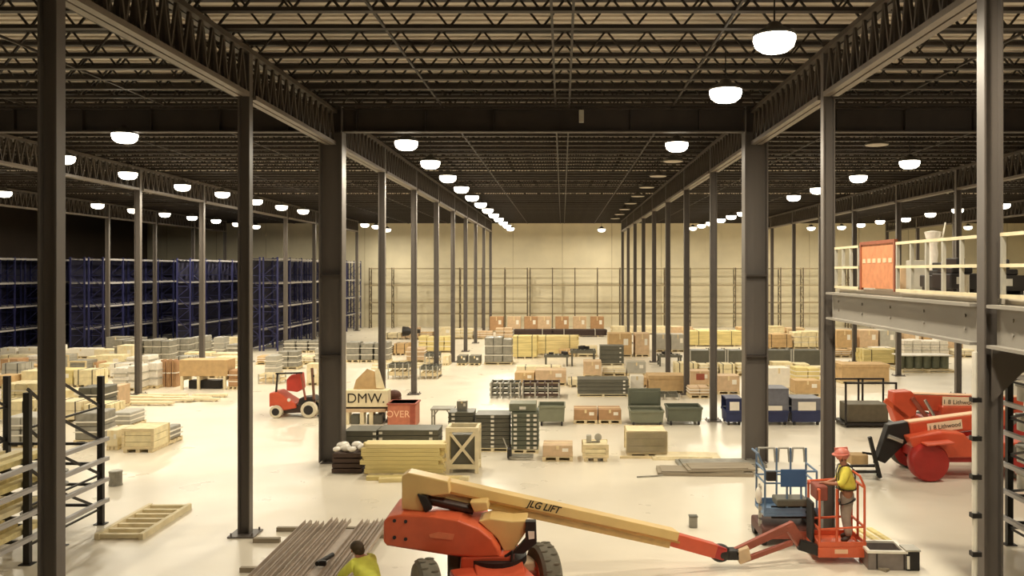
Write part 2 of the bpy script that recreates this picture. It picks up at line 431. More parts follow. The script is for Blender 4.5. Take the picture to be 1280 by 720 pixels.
def wrapped(x0,x1,yt,yb,dp,m,label,name='wrapped_pallet',cat='pallet load',group=None,seed=0):
    X,D,w_,h=dims(x0,x1,yt,yb); rn=random.Random(seed+int(x0*7+yb))
    t=thing(name,label,cat,(X,D,0),rn.uniform(-.05,.05),group)
    pallet_mb(w_,dp).build('pallet',wood,t)
    b=MB(); nx=max(1,int(round(w_/.6))); nz=max(1,int(round((h-.14)/.45)))
    for i in range(nx):
        hh=h*rn.uniform(.9,1)
        for k in range(nz):
            a=-w_/2+.02+i*(w_-.04)/nx; zz=.14+k*(hh-.14)/nz
            b.box(a+rn.uniform(0,.03),rn.uniform(0,.05),zz,a+(w_-.04)/nx-rn.uniform(0,.02),dp-rn.uniform(0,.05),zz+(hh-.14)/nz-.005)
    b.build('goods',m,t,.04)
    for k in range(2):
        z=.14+(h*.9-.14)*(.3+.4*k); MB().box(-w_/2-.004,-.006,z,w_/2+.004,dp+.006,z+.04).build('strap',white if m is not white and m is not wrap else ltgrey,t)
    return t
def trays(x0,x1,yt,yb,dp,m,label,n=8,cols=(0.0,),name='tray_stack',base=.12,group=None):
    X,D,w_,h=dims(x0,x1,yt,yb)
    t=thing(name,label,'stack of trays',(X,D,0),0,group)
    pallet_mb(w_,dp,base).build('pallet',pale,t)
    b=MB(); lh=(h-base)/n
    for k in range(n):
        z=base+k*lh; b.box(-w_/2+.01,.01,z,w_/2-.01,dp-.01,z+lh-.04); b.box(-w_/2,0,z+lh-.05,w_/2,dp,z+lh-.015)
    b.build('tray',m,t)
    c=MB().box(-.05,-.006,-.035,.05,.006,.035).mesh('label_card',white)
    for q in cols:
        for k in range(n): inst('label_card',c,t,(q*w_/2,-.004,base+k*lh+lh*.42))
    return t
def bundle(x0,x1,yt,yb,dp,m,label,n=4,name='lumber_bundle',cat='lumber bundle',group=None,strapm=None,rows=6):
    X,D,w_,h=dims(x0,x1,yt,yb); rn=random.Random(int(x0+yb*3))
    t=thing(name,label,cat,(X,D,0),rn.uniform(-.02,.02),group)
    bm=MB()
    for x in (-w_*.35,0,w_*.35): bm.box(x-.05,0,0,x+.05,dp,.1)
    bm.build('bearer',wood,t)
    lh=(h-.1)/n
    for k in range(n):
        b=MB()
        for r in range(rows):
            e=rn.uniform(-.04,.04)*w_; y=r*dp/rows
            b.box(-w_/2+e*.5,y+.004,.1+k*lh,w_/2+e,y+dp/rows-.008,.1+(k+1)*lh-.012)
        b.build('board_layer',m,t)
    s_=MB()
    for x in (-w_*.3,w_*.3): s_.box(x-.02,-.005,.1,x+.02,0.0,h); s_.box(x-.02,-.005,h-.012,x+.02,dp,h)
    s_.build('strap',strapm or black,t)
    return t
def cart(x0,x1,yt,yb,dp,m,label,lid=None,name='waste_cart',group=None,legm=None,front=None):
    X,D,w_,h=dims(x0,x1,yt,yb)
    t=thing(name,label,'cart',(X,D,0),0,group)
    zb=.22*min(1,h)
    b=MB(); a,c=w_/2*.94,w_/2
    b.add([(-a,.06,zb),(a,.06,zb),(a,dp-.06,zb),(-a,dp-.06,zb),(-c,0,h),(c,0,h),(c,dp,h),(-c,dp,h)],[(0,3,2,1),(0,1,5,4),(1,2,6,5),(2,3,7,6),(3,0,4,7)])
    b.box(-a+.02,.08,zb+.02,a-.02,dp-.08,zb+.04)
    b.build('tub',m,t)
    r=MB()
    for y in (-.02,dp-.03): r.box(-c-.02,y,h-.06,c+.02,y+.05,h+.02)
    for x in (-c-.02,c-.03): r.box(x,.03,h-.06,x+.05,dp-.03,h+.02)
    r.build('rim',front or m,t,.01)
    for sx in (-a+.08,a-.08):
        for y in (.12,dp-.12):
            MB().box(sx-.03,y-.03,.1,sx+.03,y+.03,zb+.01).tube((sx-.035,y,.09),(sx+.035,y,.09),.09,12).build('caster',legm or black,t)
    if lid:
        MB().box(-c,dp+.03,h+.02,c,dp+.09,h+lid).box(-c+.08,dp+.0,h+.1,c-.08,dp+.03,h+lid-.1).build('lid',grndk if m is grn else m,t,.02)
    return t
def flatload(x0,x1,yt,yb,dp,label,m1,m2,n=3,name='frame_stack',group=None):
    """low steel frames with slats stacked on bearers"""
    X,D,w_,h=dims(x0,x1,yt,yb)
    t=thing(name,label,'frame stack',(X,D,0),0,group); lh=h/n
    for k in range(n):
        z=k*lh; b=MB()
        for y in (.03,dp-.08): b.box(-w_/2,y,z+lh*.45,w_/2,y+.05,z+lh*.95)
        for i in range(6):
            x=-w_/2+i*(w_-.06)/5; b.box(x,.08,z+lh*.5,x+.06,dp-.08,z+lh*.9)
        b.build('frame',m1 if k%2 else m2,t)
    pm_=MB().box(0,0.0,0,.06,.03,h*1.02).mesh('post',ltgrey)
    for x in (-w_/2+.02,-w_*.17,w_*.17,w_/2-.08): inst('post',pm_,t,(x,-.005,0)); inst('post',pm_,t,(x,dp-.025,0))
    return t

# --- centre, nearest line
t=thing('wrapped_pallet','dark stacked planks with white plastic bunched on top, beside the massive left column','pallet load',((433.5-VX)*FD(592)/FPX,FD(592),0))
b=MB()
for k in range(4): b.box(-.42+.01*k,0,.02+k*.14,.42-.015*k,.8,.13+k*.14)
b.build('plank',mat('dark_brown_plank',(74,56,46),.7),t)
b=MB(); rn=random.Random(3)
for i in range(12): b.ball((rn.uniform(-.34,.34),rn.uniform(.05,.7),.6+rn.uniform(0,.08)),rn.uniform(.09,.16),.14,rn.uniform(.05,.12),10,6)
b.build('plastic_sheet',wrap,t,smooth=True)
# big pile of loose lumber, every board its own
X,D,w_,h=dims(452,556,553,597); rn=random.Random(11)
bdm=[MB().box(-1.1,0,0,1.1,.17,.105).mesh('board',lumber),MB().box(-1.02,0,0,1.06,.17,.105).mesh('board',cream),MB().box(-1.13,0,0,1.0,.17,.105).mesh('board',yellow)]
for k in range(8):
    for r in range(4):
        if k==7 and r>2: continue
        o=inst('lumber_board',bdm[rn.randrange(3)],None,(X+rn.uniform(-.07,.07)+(.02 if k<3 else 0),D+.05+r*.19+k*.004,k*.112))
        tag(o,'pale yellow board in the tall lumber pile by the X-braced crate','board','boards of the tall lumber pile')
for i,(dx,dy,rz) in enumerate(((.55,-.45,.1),(.75,-.25,-.12),(.2,-.3,.02))):
    o=inst('lumber_board',bdm[i],None,(X+dx,D+dy,0)); o.rotation_euler.z=rz
    tag(o,('loose pale board, '+ORD[i]+' of three lying before the tall lumber pile'),'board','loose boards on the floor')
# X-braced crate
X,D,w_,h=dims(557,598,535,592)
t=thing('braced_crate','open pale timber crate with an X brace and dark contents, right of the lumber pile','crate',(X,D,0))
f=MB()
for x in (-w_/2,w_/2-.1):
    for y in (0,.7): f.box(x,y,0,x+.1,y+.1,h)
for z in (.12,h-.12):
    for y in (0,.7): f.box(-w_/2+.1,y+.01,z,w_/2-.1,y+.09,z+.12)
    for x in (-w_/2,w_/2-.1): f.box(x+.01,.1,z,x+.09,.7,z+.12)
f.build('frame',pale,t)
f=MB(); f.bar((-w_/2+.1,.03,.24),(w_/2-.1,.03,h-.14),.05,.09); f.build('brace',pale,t)
f=MB(); f.bar((-w_/2+.1,.06,h-.14),(w_/2-.1,.06,.24),.04,.07); f.build('brace',pale,t)
MB().box(-w_/2+.12,.12,.16,w_/2-.12,.68,h-.2).build('contents',dkgrey,t,.03)
# dark long drawers behind the lumber
trays(430,470,538,572,.9,dkgrey,'low dark grey stack of long trays just right of the massive left column',4,(.9,),group='dark stacked trays')
trays(472,548,537,571,.9,dkgrey,'low wide dark grey stack of long trays behind the lumber pile',4,(-.9,.75),group='dark stacked trays')
trays(560,592,515,563,.8,dkgrey,'dark tray stack half hidden behind the X-braced crate',8,(-.6,),group='dark stacked trays')
trays(594,637,518,565,.9,dkgrey,'dark tray stack with one column of white labels down its middle',8,(.0,),group='dark stacked trays')
trays(639,673,516,567,1.1,grndk,'dark green tray stack with three columns of white labels',8,(-.7,.25,.75),group='dark stacked trays')
c=carton(569,583,503,515,.3,grey,'small grey box sitting on the tray stack behind the X-braced crate',False,zbase=0)
c.location=((576-VX)*FD(563)/FPX,FD(563)+.25,(563-515)*FD(563)/FPX+.01)
for ch in c.children: ch.scale=(.75,.75,.75)
t=thing('green_crate_top','green folded bin lying on top of the labelled green tray stack','bin',((653-VX)*FD(567)/FPX,FD(567)+.15,(567-516)*FD(567)/FPX+.005))
MB().box(-.42,0,0,.42,.7,.25).build('tub',grn,t,.02); MB().box(-.1,-.012,.07,.1,0,.16).build('label_card',white,t)
# pallet jack / parts in front of the labelled trays
t=thing('pallet_jack','low grey pallet truck in front of the labelled green tray stack','pallet truck',((652-VX)*FD(573)/FPX,FD(573)-.25,0))
MB().box(-.35,0,.05,.35,.12,.11).box(-.35,.28,.05,.35,.4,.11).build('fork',grey,t)
MB().box(-.42,.02,.04,-.3,.38,.32).build('hydraulic_unit',black,t,.02); MB().path([(-.42,.2,.3),(-.55,.2,.62)],.02).build('handle',ltgrey,t)
# work table
X,D,w_,h=dims(538,567,511,536)
t=thing('work_table','grey steel table with arched braces behind the dark trays','table',(X,D,0))
MB().box(-w_/2,0,h-.06,w_/2,.7,h).build('tabletop',grey,t)
for sx in (-w_/2+.05,w_/2-.05):
    for y in (.06,.64): MB().box(sx-.03,y-.03,0,sx+.03,y+.03,h-.06).bar((sx,y,h-.32),(sx*.45,y,h-.06),.04,.04).build('leg',grey,t)
cart(673,706,508,533,1.0,grn,'green open cart right of the labelled green trays')
carton(717,747,512,530,.9,brown,'brown carton, left one of the close pair in mid floor',True)
carton(748,777,512,530,.9,brown,'brown carton, right one of the close pair in mid floor',True)
t=cart(788,830,514,533,1.0,grn,'green cart with its tall dark lid standing open',.68,name='lidded_cart')
cart(835,878,510,532,1.0,grndk,'dark green low cart between the lidded cart and the massive right column')
carton(678,716,557,577,.8,pinktan,'pinkish carton on a pallet in the nearest row, in front of the green cart',True)
crate(728,761,556,577,.8,cream,'cream crate on skids right of the pinkish carton')
t=thing('portable_heater','two small white appliances standing as one unit on the cream crate','appliance',((742-VX)*FD(577)/FPX,FD(577)+.3,(577-556)*FD(577)/FPX+.002))
MB().box(-.2,0,0,-.05,.15,.22).build('body',ltgrey,t,.02); MB().lathe([(.11,0),(.11,.04),(.05,.06)],(.15,.1,.14),14,'y').build('fan_head',ltgrey,t); MB().box(.1,.02,0,.2,.14,.06).box(-.06,.04,0,.1,.1,.03).build('stand',grey,t)
t=crate(783,834,539,572,1.0,cream,'cream crate wrapped in clear film on a wide pallet',name='wrapped_crate')
clear=mat('clear_film',(240,232,210),.12,0,0,4); clear.node_tree.nodes['Principled BSDF'].inputs['Transmission Weight'].default_value=.9
X,D,w_,h=dims(783,834,539,572)
MB().box(-w_/2-.02,-.03,.14,w_/2+.02,-.022,h-.02).build('film',clear,t)
MB().box(-w_/2-.2,-.15,0,w_/2+.25,-.05,.07).build('runner',wood,t)
# flat sheets on the floor
rn=random.Random(5)
for k,(x0,x1,yy_,th,rz,mm) in enumerate(((822,940,594,.09,-.05,oldwood),(850,960,586,.08,.04,grey),(818,905,580,.06,-.03,pale),(858,945,592,.05,.06,oldwood))):
    D=FD(yy_); X=((x0+x1)/2-VX)*D/FPX; w_=(x1-x0)*D/FPX; z=(.0,.0,.0,.12)[k]
    Yo=(0,.95,1.95,.05)[k]
    o=MB().box(-w_/2,0,0,w_/2,.85,th).box(-w_/2+.1,.06,th,w_/2-.25,.78,th+.03).build('flat_sheet',mm)
    o.location=(X,22.9+Yo,z); o.rotation_euler.z=rz
    tag(o,('long weathered panel lying nearest in the flat pile left of the blue lift','grey panel lying in the middle of the flat pile by the massive right column','pale panel lying farthest in the flat pile by the massive right column','thin weathered panel on top of the flat pile left of the blue lift')[k],'panel','flat panels on the floor')
b=MB(); b.path([(0,0,.02),(.25,.02,.03),(.5,.1,.02),(.72,.06,.05)],.02); o=b.build('cable_scrap',grey); o.location=((796-VX)*FD(597)/FPX,FD(597),0); tag(o,'short grey cable scrap on the bare floor left of the flat panels','cable')
t=thing('floor_box','small upright grey box alone on the floor behind the long boom','box',((867-VX)*18.3/FPX,18.3,0)); MB().box(-.085,0,0,.085,.14,.26).build('body',grey,t,.01); MB().box(-.095,-.01,.235,.095,.15,.262).build('lid',dkgrey,t,.005)
# blue carts
for x0,x1,lab in ((908,928,'navy tote cart just left of the massive right column'),(944,986,'navy tote cart with grey mesh top, right of the massive right column'),(990,1027,'navy tote cart with white sheets on top, left of the column by the blue lift')):
    t=cart(x0,x1,514,532,1.0,navy,lab,None,name='tote_cart')
    X,D,w_,h=dims(x0,x1,514,532)
    hh=.42 if x0!=944 else .78
    b=MB()
    for x in (-w_/2,w_/2-.04): b.box(x,.0,h+.021,x+.04,.05,h+hh); b.box(x,.95,h+.021,x+.04,1.0,h+hh)
    b.box(-w_/2,.0,h+hh,w_/2,1.0,h+hh+.04)
    b.box(-w_/2+.04,.02,h+.03,w_/2-.04,.04,h+hh).box(-w_/2+.04,.96,h+.03,w_/2-.04,.98,h+hh)
    b.build('upper_panel',mat('blue_grey_panel',(112,114,124),.5) if x0!=908 else navy,t)
    MB().box(-w_*.3,-.03,h+.03,w_*.3,-.02,h+(.2 if x0==944 else .34)).build('label_card',white,t)
# second line
trays(722,786,474,496,1.2,dkgrey,'long dark grey tray stack with white labels at its right end, mid floor',4,(.82,),group='dark stacked trays')
flatload(612,650,479,498,1.2,'dark slatted frames stacked on pale posts, left of the tan cartons',dkgrey,dkgrey,3)
flatload(652,700,479,498,1.2,'dark slatted frames stacked on pale posts, front right of the tan cartons',dkgrey,mat('dark_brown_plank',(74,56,46)),3)
carton(643,668,466,482,1.1,tan,'tan carton at the left of the cluster behind the slatted frames',True)
carton(669,708,463,482,1.2,pinktan,'long tan carton at the centre of the cluster behind the slatted frames',True)
bundle(646,700,458,472,1.0,pale,'pale low bundle behind the tan carton cluster',2)
carton(729,752,452,472,1.2,pinktan,'pinkish carton behind the long dark tray stack',True)
carton(811,856,470,492,1.2,tan,'long tan carton left of the second nearest slim right column',True,lid=True)
carton(788,805,470,491,.8,white,'white boxed pallet left of the long tan carton',True)
carton(863,888,464,484,1.0,pinktan,'pinkish carton stack with a red mark between two slim right columns',True)
MB().box(-.2,.0,.35,.2,.0-.012,.65).build('red_mark',rust,bpy.data.objects[[o.name for o in bpy.data.objects if o.get('label','').startswith('pinkish carton stack')][0]])
wrapped(862,888,484,498,1.0,pinktan,'low pinkish pallet load in front of the carton with a red mark')
carton(897,925,470,493,1.0,pinktan,'pinkish tan carton just left of the massive right column',True)
flatload(790,850,493,500,1.0,'low grey frames on the floor in front of the long tan carton',grey,dkgrey,1)
carton(960,988,460,488,1.0,white,'tall white tote behind the mesh-topped navy cart',True)
carton(994,1026,476,496,1.0,tan,'tan carton behind the navy cart with white sheets',True)
wrapped(994,1026,459,478,1.0,yellow,'yellow wrapped load behind the tan carton and navy cart')
# third line
for x0,x1,lab in ((862,888,'grey panel bin, first of the dark row from the left'),(889,908,'grey panel bin, second of the dark row'),(909,930,'grey panel bin, third of the dark row beside the massive right column'),(958,990,'dark grey panel bin right behind the massive right column'),(991,1027,'dark grey panel bin with pale bars left of the mezzanine column')):
    X,D,w_,h=dims(x0,x1,437,460)
    t=thing('panel_bin',lab,'bin',(X,D,0)); MB().box(-w_/2+.06,.05,.12,w_/2-.06,1.1,h-.05).build('panel',dkgrey,t,.02)
    f=MB()
    for x in (-w_/2,w_/2-.08): f.box(x,0,0,x+.08,.08,h); f.box(x,1.1,0,x+.08,1.18,h)
    f.box(-w_/2,0,.05,w_/2,.06,.13); f.build('frame',ltgrey,t)
bundle(860,928,414,433,1.4,yellow,'yellow lumber bundle behind the dark panel bins, left of the massive right column',4)
bundle(958,990,418,436,1.4,tan,'tan crate-like bundle behind the dark bins right of the massive right column',3)
wrapped(992,1030,414,436,1.4,cream,'cream load behind the dark bins left of the mezzanine column')
trays(750,780,432,457,1.0,dkgrey,'dark grey cabinet in the middle distance left of the tall tan boxes',4,(.7,))
carton(760,790,417,446,1.5,tan,'tall tan box, first of the pair behind the dark cabinet',True)
carton(794,812,417,446,1.5,pinktan,'tall tan box, second of the pair behind the dark cabinet',True)
carton(820,838,418,440,1.3,ltgrey,'light grey carton right of the tall tan boxes',True)
carton(839,856,418,440,1.3,ltgrey,'light grey carton farther right of the tall tan boxes',True)
bundle(765,850,408,418,1.4,pale,'long pale bundle at the back behind the tall tan boxes',2)
def machine(x0,x1,yt,yb,label,m=dkgrey,seed=1):
    X,D,w_,h=dims(x0,x1,yt,yb); rn=random.Random(seed)
    t=thing('conveyor_section',label,'conveyor',(X,D,0))
    b=MB(); b.box(-w_/2,0,h*.62,w_/2,.07,h*.78); b.box(-w_/2,.9,h*.62,w_/2,.97,h*.78); b.build('side_rail',m,t)
    for sx in (-w_/2+.1,w_/2-.1): MB().box(sx-.05,0,0,sx+.05,.06,h*.62).box(sx-.05,.9,0,sx+.05,.96,h*.62).box(sx-.04,.06,h*.2,sx+.04,.9,h*.26).build('leg',m,t)
    b=MB(); n=int(max(4,w_/.22))
    for i in range(n):
        x=-w_/2+.1+i*(w_-.2)/(n-1); b.tube((x,.07,h*.72),(x,.9,h*.72),.05,8)
    b.build('roller',grey,t,smooth=True)
    b=MB()
    for i in range(3):
        x=rn.uniform(-w_*.35,w_*.3); b.box(x,.1+i*.2,h*.81,x+w_*.2,.4+i*.2,h*rn.uniform(.92,1))
    b.build('motor',black,t,.02)
    return t
machine(680,711,440,458,'dark roller conveyor section in front of the yellow lumber',seed=2)
machine(713,745,432,458,'dark conveyor section with raised motors right of the yellow lumber',seed=3)
machine(823,853,440,458,'dark conveyor section in front of the light grey cartons',seed=4)
wrapped(605,640,421,456,1.4,grey,'tall grey load of stacked tubing left of the yellow lumber')
bundle(641,671,420,448,1.3,yellow,'yellow lumber bundle with dark gaps beside the grey tubing load',3)
bundle(672,722,420,444,1.3,lumber,'pale yellow lumber bundle centred under the back racks',4)
bundle(630,690,412,421,1.2,mat('dark_steel_beams',(58,40,34)),'long dark steel beam bundle at the back, left half',2,name='steel_bundle',cat='steel bundle',strapm=white)
bundle(692,757,412,421,1.2,MATS['dark_steel_beams'],'long dark steel beam bundle at the back, right half',2,name='steel_bundle',cat='steel bundle',strapm=white)
for k,x0 in enumerate((612,634,655,672,694,716,738)):
    carton(x0,x0+17,396,415,1.2,pinktan if k%2 else brown,'reddish carton, '+ORD[k]+' from the left in the row before the back rack',True,group='reddish cartons before the back rack')
# --- right side under the mezzanine
t=thing('cage_cart','black post cage cart with a dark bin inside, behind the two red lift trucks','cart',((1089-VX)*30/FPX,30,0)); w_=65*30/FPX; h=57*30/FPX
f=MB()
for x in (-w_/2,w_/2-.06): f.box(x,0,.12,x+.06,.06,h); f.box(x,1.2,.12,x+.06,1.26,h)
for x in (-.05,.1): f.box(x,1.2,.12,x+.06,1.26,h)
f.box(-w_/2,0,h-.06,w_/2,.06,h); f.box(-w_/2,1.2,h-.06,w_/2,1.26,h); f.box(-w_/2,0,.08,w_/2,1.26,.16); f.build('frame',black,t)
MB().box(-w_/2+.15,.15,.17,w_/2-.25,1.1,.82).build('bin',mat('olive_bin',(98,90,72)),t,.03)
for sx in (-w_/2+.1,w_/2-.1):
    for y in (.1,1.16): MB().tube((sx-.03,y,.07),(sx+.03,y,.07),.07,10).build('caster',black,t)
carton(1052,1112,456,480,1.3,tan,'long tan carton beyond the black cage cart',True,lid=True)
bundle(1080,1128,437,456,1.4,yellow,'yellow lumber behind the long tan carton, under the mezzanine',3)
X,D,w_,h=dims(1128,1195,446,466)
t=thing('coil_pallet','grey-green wrapped coils in a row under the mezzanine','pallet load',(X,D,0))
pallet_mb(w_,1.8).build('pallet',wood,t)
for k in range(6): MB().lathe([(.2,0),(w_/12.5,.03),(w_/12.5,h-.2),(.2,h-.16)],(-w_/2+(k+.5)*w_/6,.9,.15),14).build('coil',mat('grey_green_coil',(120,124,104)),t,smooth=True)
MB().box(-w_/2,.3,h,w_/2,1.5,h+.05).build('cover_sheet',white,t)
wrapped(1130,1186,424,446,1.3,wrap,'clear-wrapped white load behind the grey-green coils')
for k,(x0,x1,m_) in enumerate(((1046,1066,tan),(1075,1098,pinktan),(1100,1120,ltgrey),(1130,1152,pinktan),(1154,1176,tan),(1180,1204,pinktan))):
    carton(x0,x1,413,437,1.4,m_,'carton, '+ORD[k]+' from the left in the row seen just below the mezzanine beam',True,group='cartons seen below the mezzanine beam')
# --- left centre
for k,(x0,x1) in enumerate(((432,449),(450,466),(467,486))):
    wrapped(x0,x1,427,453,1.2,grey,'grey wrapped panel load, '+ORD[k]+' right of the massive left column',group='grey panel loads')
wrapped(507,531,434,453,1.0,pinktan,'tan load with dark edge between the two slim left columns')
wrapped(522,566,420,441,1.3,yellow,'yellowish load with a black funnel near the back left columns')
t=thing('funnel','black tapering funnel lying above the yellowish load','funnel',((522-VX)*60.6/FPX,FD(441)+.5,1.09)); MB().lathe([(.35,-.6),(.3,-.2),(.14,0),(.14,.6)],(0,0,.35),14,'x').build('body',black,t,smooth=True)
for k,(x0,x1,yt,yb) in enumerate(((484,512,455,474),(524,548,458,474),(530,548,442,456))):
    flatload(x0,x1,yt,yb,1.2,'wood and dark steel frames, '+ORD[k]+' of the cluster near the slim left columns',dkgrey,wood,2,group='frame cluster near the slim left columns')
for k,(x0,x1) in enumerate(((553,561),(571,583),(586,600))):
    carton(x0,x1,445,457,1.1,dkgrey if k else pale,'dark-topped pale boxed pallet, '+ORD[k]+' left of the open floor',True,group='boxed pallets at the open floor')
for k in range(3):
    o=MB().box(-1.6,0,0,1.6,.2,.1).build('long_board',pale); o.location=((500-VX)*FD(461-k*4)/FPX,FD(461-k*4),0); o.rotation_euler.z=.25
    tag(o,'long pale board on the floor behind the letter-marked box, '+ORD[k]+' from the front','board','boards behind the letter-marked box')
# DMW box and what stands around it
X,D,w_,h=dims(431,485,488,531)
t=thing('lettered_box','pale open-fronted box with DMW written in black on its upper board','box',(X,D,0))
MB().box(-w_/2,0,h*.52,w_/2,.5,h).build('upper_board',pale,t,.01)
MB().box(-w_/2,.02,h*.36,w_/2-.1,.5,h*.46).build('shelf',pinktan,t,.01)
for x in (-w_/2,-.25,w_/2-.7): MB().box(x,.05,0,x+.14,.46,h*.36).build('leg',pale,t)
MB().box(-w_/2,.06,h*.46,w_/2-.08,.46,h*.52).build('spacer',ink,t)
MB().box(-w_/2+.2,.1,0,-.3,.4,.35).build('inner_goods',dkgrey,t,.02); MB().box(.0,.1,0,.55,.4,.35).build('inner_goods',dkgrey,t,.02)
text('DMW.',.5,ink,t,(-.02,-.012,h*.76),(math.radians(90),0,0),bold=0)
t2=thing('folded_carton','big tan folded cardboard sheet slanting up on the letter-marked box','cardboard',(X,D+.3,h+.002))
b=MB().prism([(-.55,0),(.55,0),(.5,.28),(.3,.62),(-.05,.75),(-.45,.35)],0,.04); b.build('sheet',tan,t2); MB().prism([(.3,.05),(.62,.02),(.4,.75),(.25,.7)],-.05,-.01).build('flap',pale,t2)
X,D,w_,h=dims(484,521,503,533)
t=thing('orange_bin','orange-red upright bin with faded pale letters, right of the letter-marked box','bin',(X,D-.25,0))
MB().box(-w_/2+.06,.0,.02,w_/2,.9,h).build('body',mat('faded_orange',(190,114,86),.6),t,.04); MB().box(-w_/2+.03,-.03,h-.06,w_/2+.03,.95,h).build('rim',mat('faded_red',(156,78,58),.6),t,.01)
MB().box(w_/2-.2,-.02,.03,w_/2-.02,.0,h-.08).build('edge_strip',MATS['faded_red'],t,.005)
text('OVER',.34,paleink,t,(-.1,-.008,h*.55),(math.radians(90),0,0),bold=0)
t=thing('paper_bin','dark brown sack leaning in behind the orange-red bin','sack',(X-.5,D+.95,0)); MB().box(-.25,0,0,.25,.3,.9).ball((0,.15,.95),.28,.18,.22).build('body',mat('dark_sack',(84,48,34)),t,.05)
# --- clutter behind the forklift
wrapped(330,346,443,470,1.1,ltgrey,'light grey load behind the forklift rear')
wrapped(347,372,438,462,1.1,grey,'grey lumpy load behind the forklift roof')
carton(383,398,455,482,.8,pale,'pale tan carton between the forklift mast and the massive left column',True)
for k,(x0,x1) in enumerate(((354,369),(370,384),(385,399))):
    wrapped(x0,x1,425,441,1.2,grey,'grey panel load before the navy racks, '+ORD[k]+' left of the massive left column',group='grey panel loads before the navy racks')
flatload(322,350,468,480,1.0,'pale slatted frames on the floor left of the forklift',pale,wood,2)
# --- left field of stored goods
L_=[('w',141,176,424,453,grey,'grey shrouded machine, left one before the long navy rack'),
('w',179,212,424,453,grey,'grey shrouded machine right of the slim column with its rounded top'),
('w',213,236,423,448,grey,'grey wrapped load left of the two slim columns'),
('w',238,256,420,446,ltgrey,'light grey tall wrapped load beside the second slim column'),
('w',266,280,421,446,ltgrey,'light grey striped load right of the second slim column'),
('w',283,299,430,447,grey,'short grey load near the dark front column'),
('c',146,166,432,457,pale,'white upright carton in front of the left grey shrouded machine'),
('c',81,120,436,448,white,'long white carton below the navy rack corner'),
('c',108,150,446,456,cream,'long cream carton in front of the long white carton'),
('k',85,108,451,472,grey,'grey crate beside the front column, above the black rack'),
('c',112,121,453,470,brown,'small brown carton right of the grey crate'),
('c',123,139,455,472,cream,'cream carton right of the small brown carton'),
('w',140,158,458,487,wrap,'white wrapped pallet left of the slim left column, outer one'),
('w',159,177,455,489,wrap,'white wrapped pallet touching the slim left column'),
('w',182,197,452,486,wrap,'white wrapped pallet right of the slim left column'),
('c',230,262,441,456,cream,'cream carton in the heap behind the tan long box'),
('c',264,299,442,458,pale,'pale carton in the heap next to the dark front column'),
('w',284,298,461,487,brown,'brown narrow load beside the dark front column'),
('c',0,22,449,466,brown,'brown carton at the far left edge of the stored goods'),
('c',25,50,457,469,tan,'tan carton behind the black rack, left of the front column'),
('c',-8,14,470,486,tan,'tan carton at the left edge above the black rack'),
('b',15,52,468,476,cream,'cream long bundle above the black rack'),
('b',0,52,444,452,pale,'pale long bundle far left under the navy racks'),
('k',152,192,536,566,cream,'cream boxed crate with a dark lid gap, alone at the left of the open floor'),
('w',193,208,536,558,grey,'grey narrow load tucked behind the cream boxed crate'),
('w',136,163,514,536,ltgrey,'light grey load behind the cream boxed crate'),
('c',133,147,538,563,pale,'pale narrow carton left of the cream boxed crate'),
('c',136,148,483,512,pinktan,'pinkish upright carton behind the light grey load')]
for kd,x0,x1,yt,yb,m_,lab in L_:
    if kd=='w': wrapped(x0,x1,yt,yb,1.1,m_,lab)
    elif kd=='c': carton(x0,x1,yt,yb,1.0,m_,lab,True)
    elif kd=='k':
        t=crate(x0,x1,yt,yb,1.1,m_,lab)
    else: bundle(x0,x1,yt,yb,1.0,m_,lab,2)
for k,x0 in enumerate((201,208,215)):
    X,D,w_,h=dims(x0,x0+5,450,484)
    t=thing('board_bundle','brown upright board bundle, '+ORD[k]+' of three beside the tan long box','board bundle',(X,D,0),0,'brown upright bundles')
    b=MB()
    for i in range(3): b.box(-w_/2+i*w_/3,.02*i,0,-w_/2+(i+1)*w_/3-.01,.5,h-.05*i)
    b.build('board',brown,t); MB().box(-w_/2-.005,-.01,h*.5,w_/2+.005,.51,h*.54).build('strap',white,t)
X,D,w_,h=dims(224,284,450,487)
t=thing('trestle_load','long tan box on a pale trestle with dark gaps beneath','box',(X,D,0))
MB().box(-w_/2,0,h*.45,w_/2,1.0,h).build('box_body',tan,t,.02)
for x in (-w_/2+.05,-.3,w_/2-.2): MB().box(x,.0,0,x+.12,.1,h*.45).box(x,.9,0,x+.12,1.0,h*.45).box(x,.1,h*.3,x+.12,.9,h*.42).build('leg',pale,t)
MB().box(-w_/2+.3,.3,.0,w_/2-.4,.9,h*.28).build('black_block',black,t,.03)  # black block that makes the gaps under the box dark
rn=random.Random(21)
for k,(x0,x1,y_) in enumerate(((150,215,507),(155,240,503),(190,262,500),(172,232,497),(225,272,502),(146,200,499),(240,282,497))):
    D=FD(y_); w_=(x1-x0)*D/FPX
    b=MB().box(-w_/2,0,.05,w_/2,.28,.14)
    for x in (-w_*.4,0,w_*.4): b.box(x-.05,0,0,x+.05,.28,.05)
    o=b.build('long_board',pale); o.location=(((x0+x1)/2-VX)*D/FPX,D,0); o.rotation_euler.z=rn.uniform(-.03,.03)
    tag(o,'long pale plank flat on the floor, '+ORD[k]+' of the strip before the white wrapped pallets','board','long planks on the left floor')

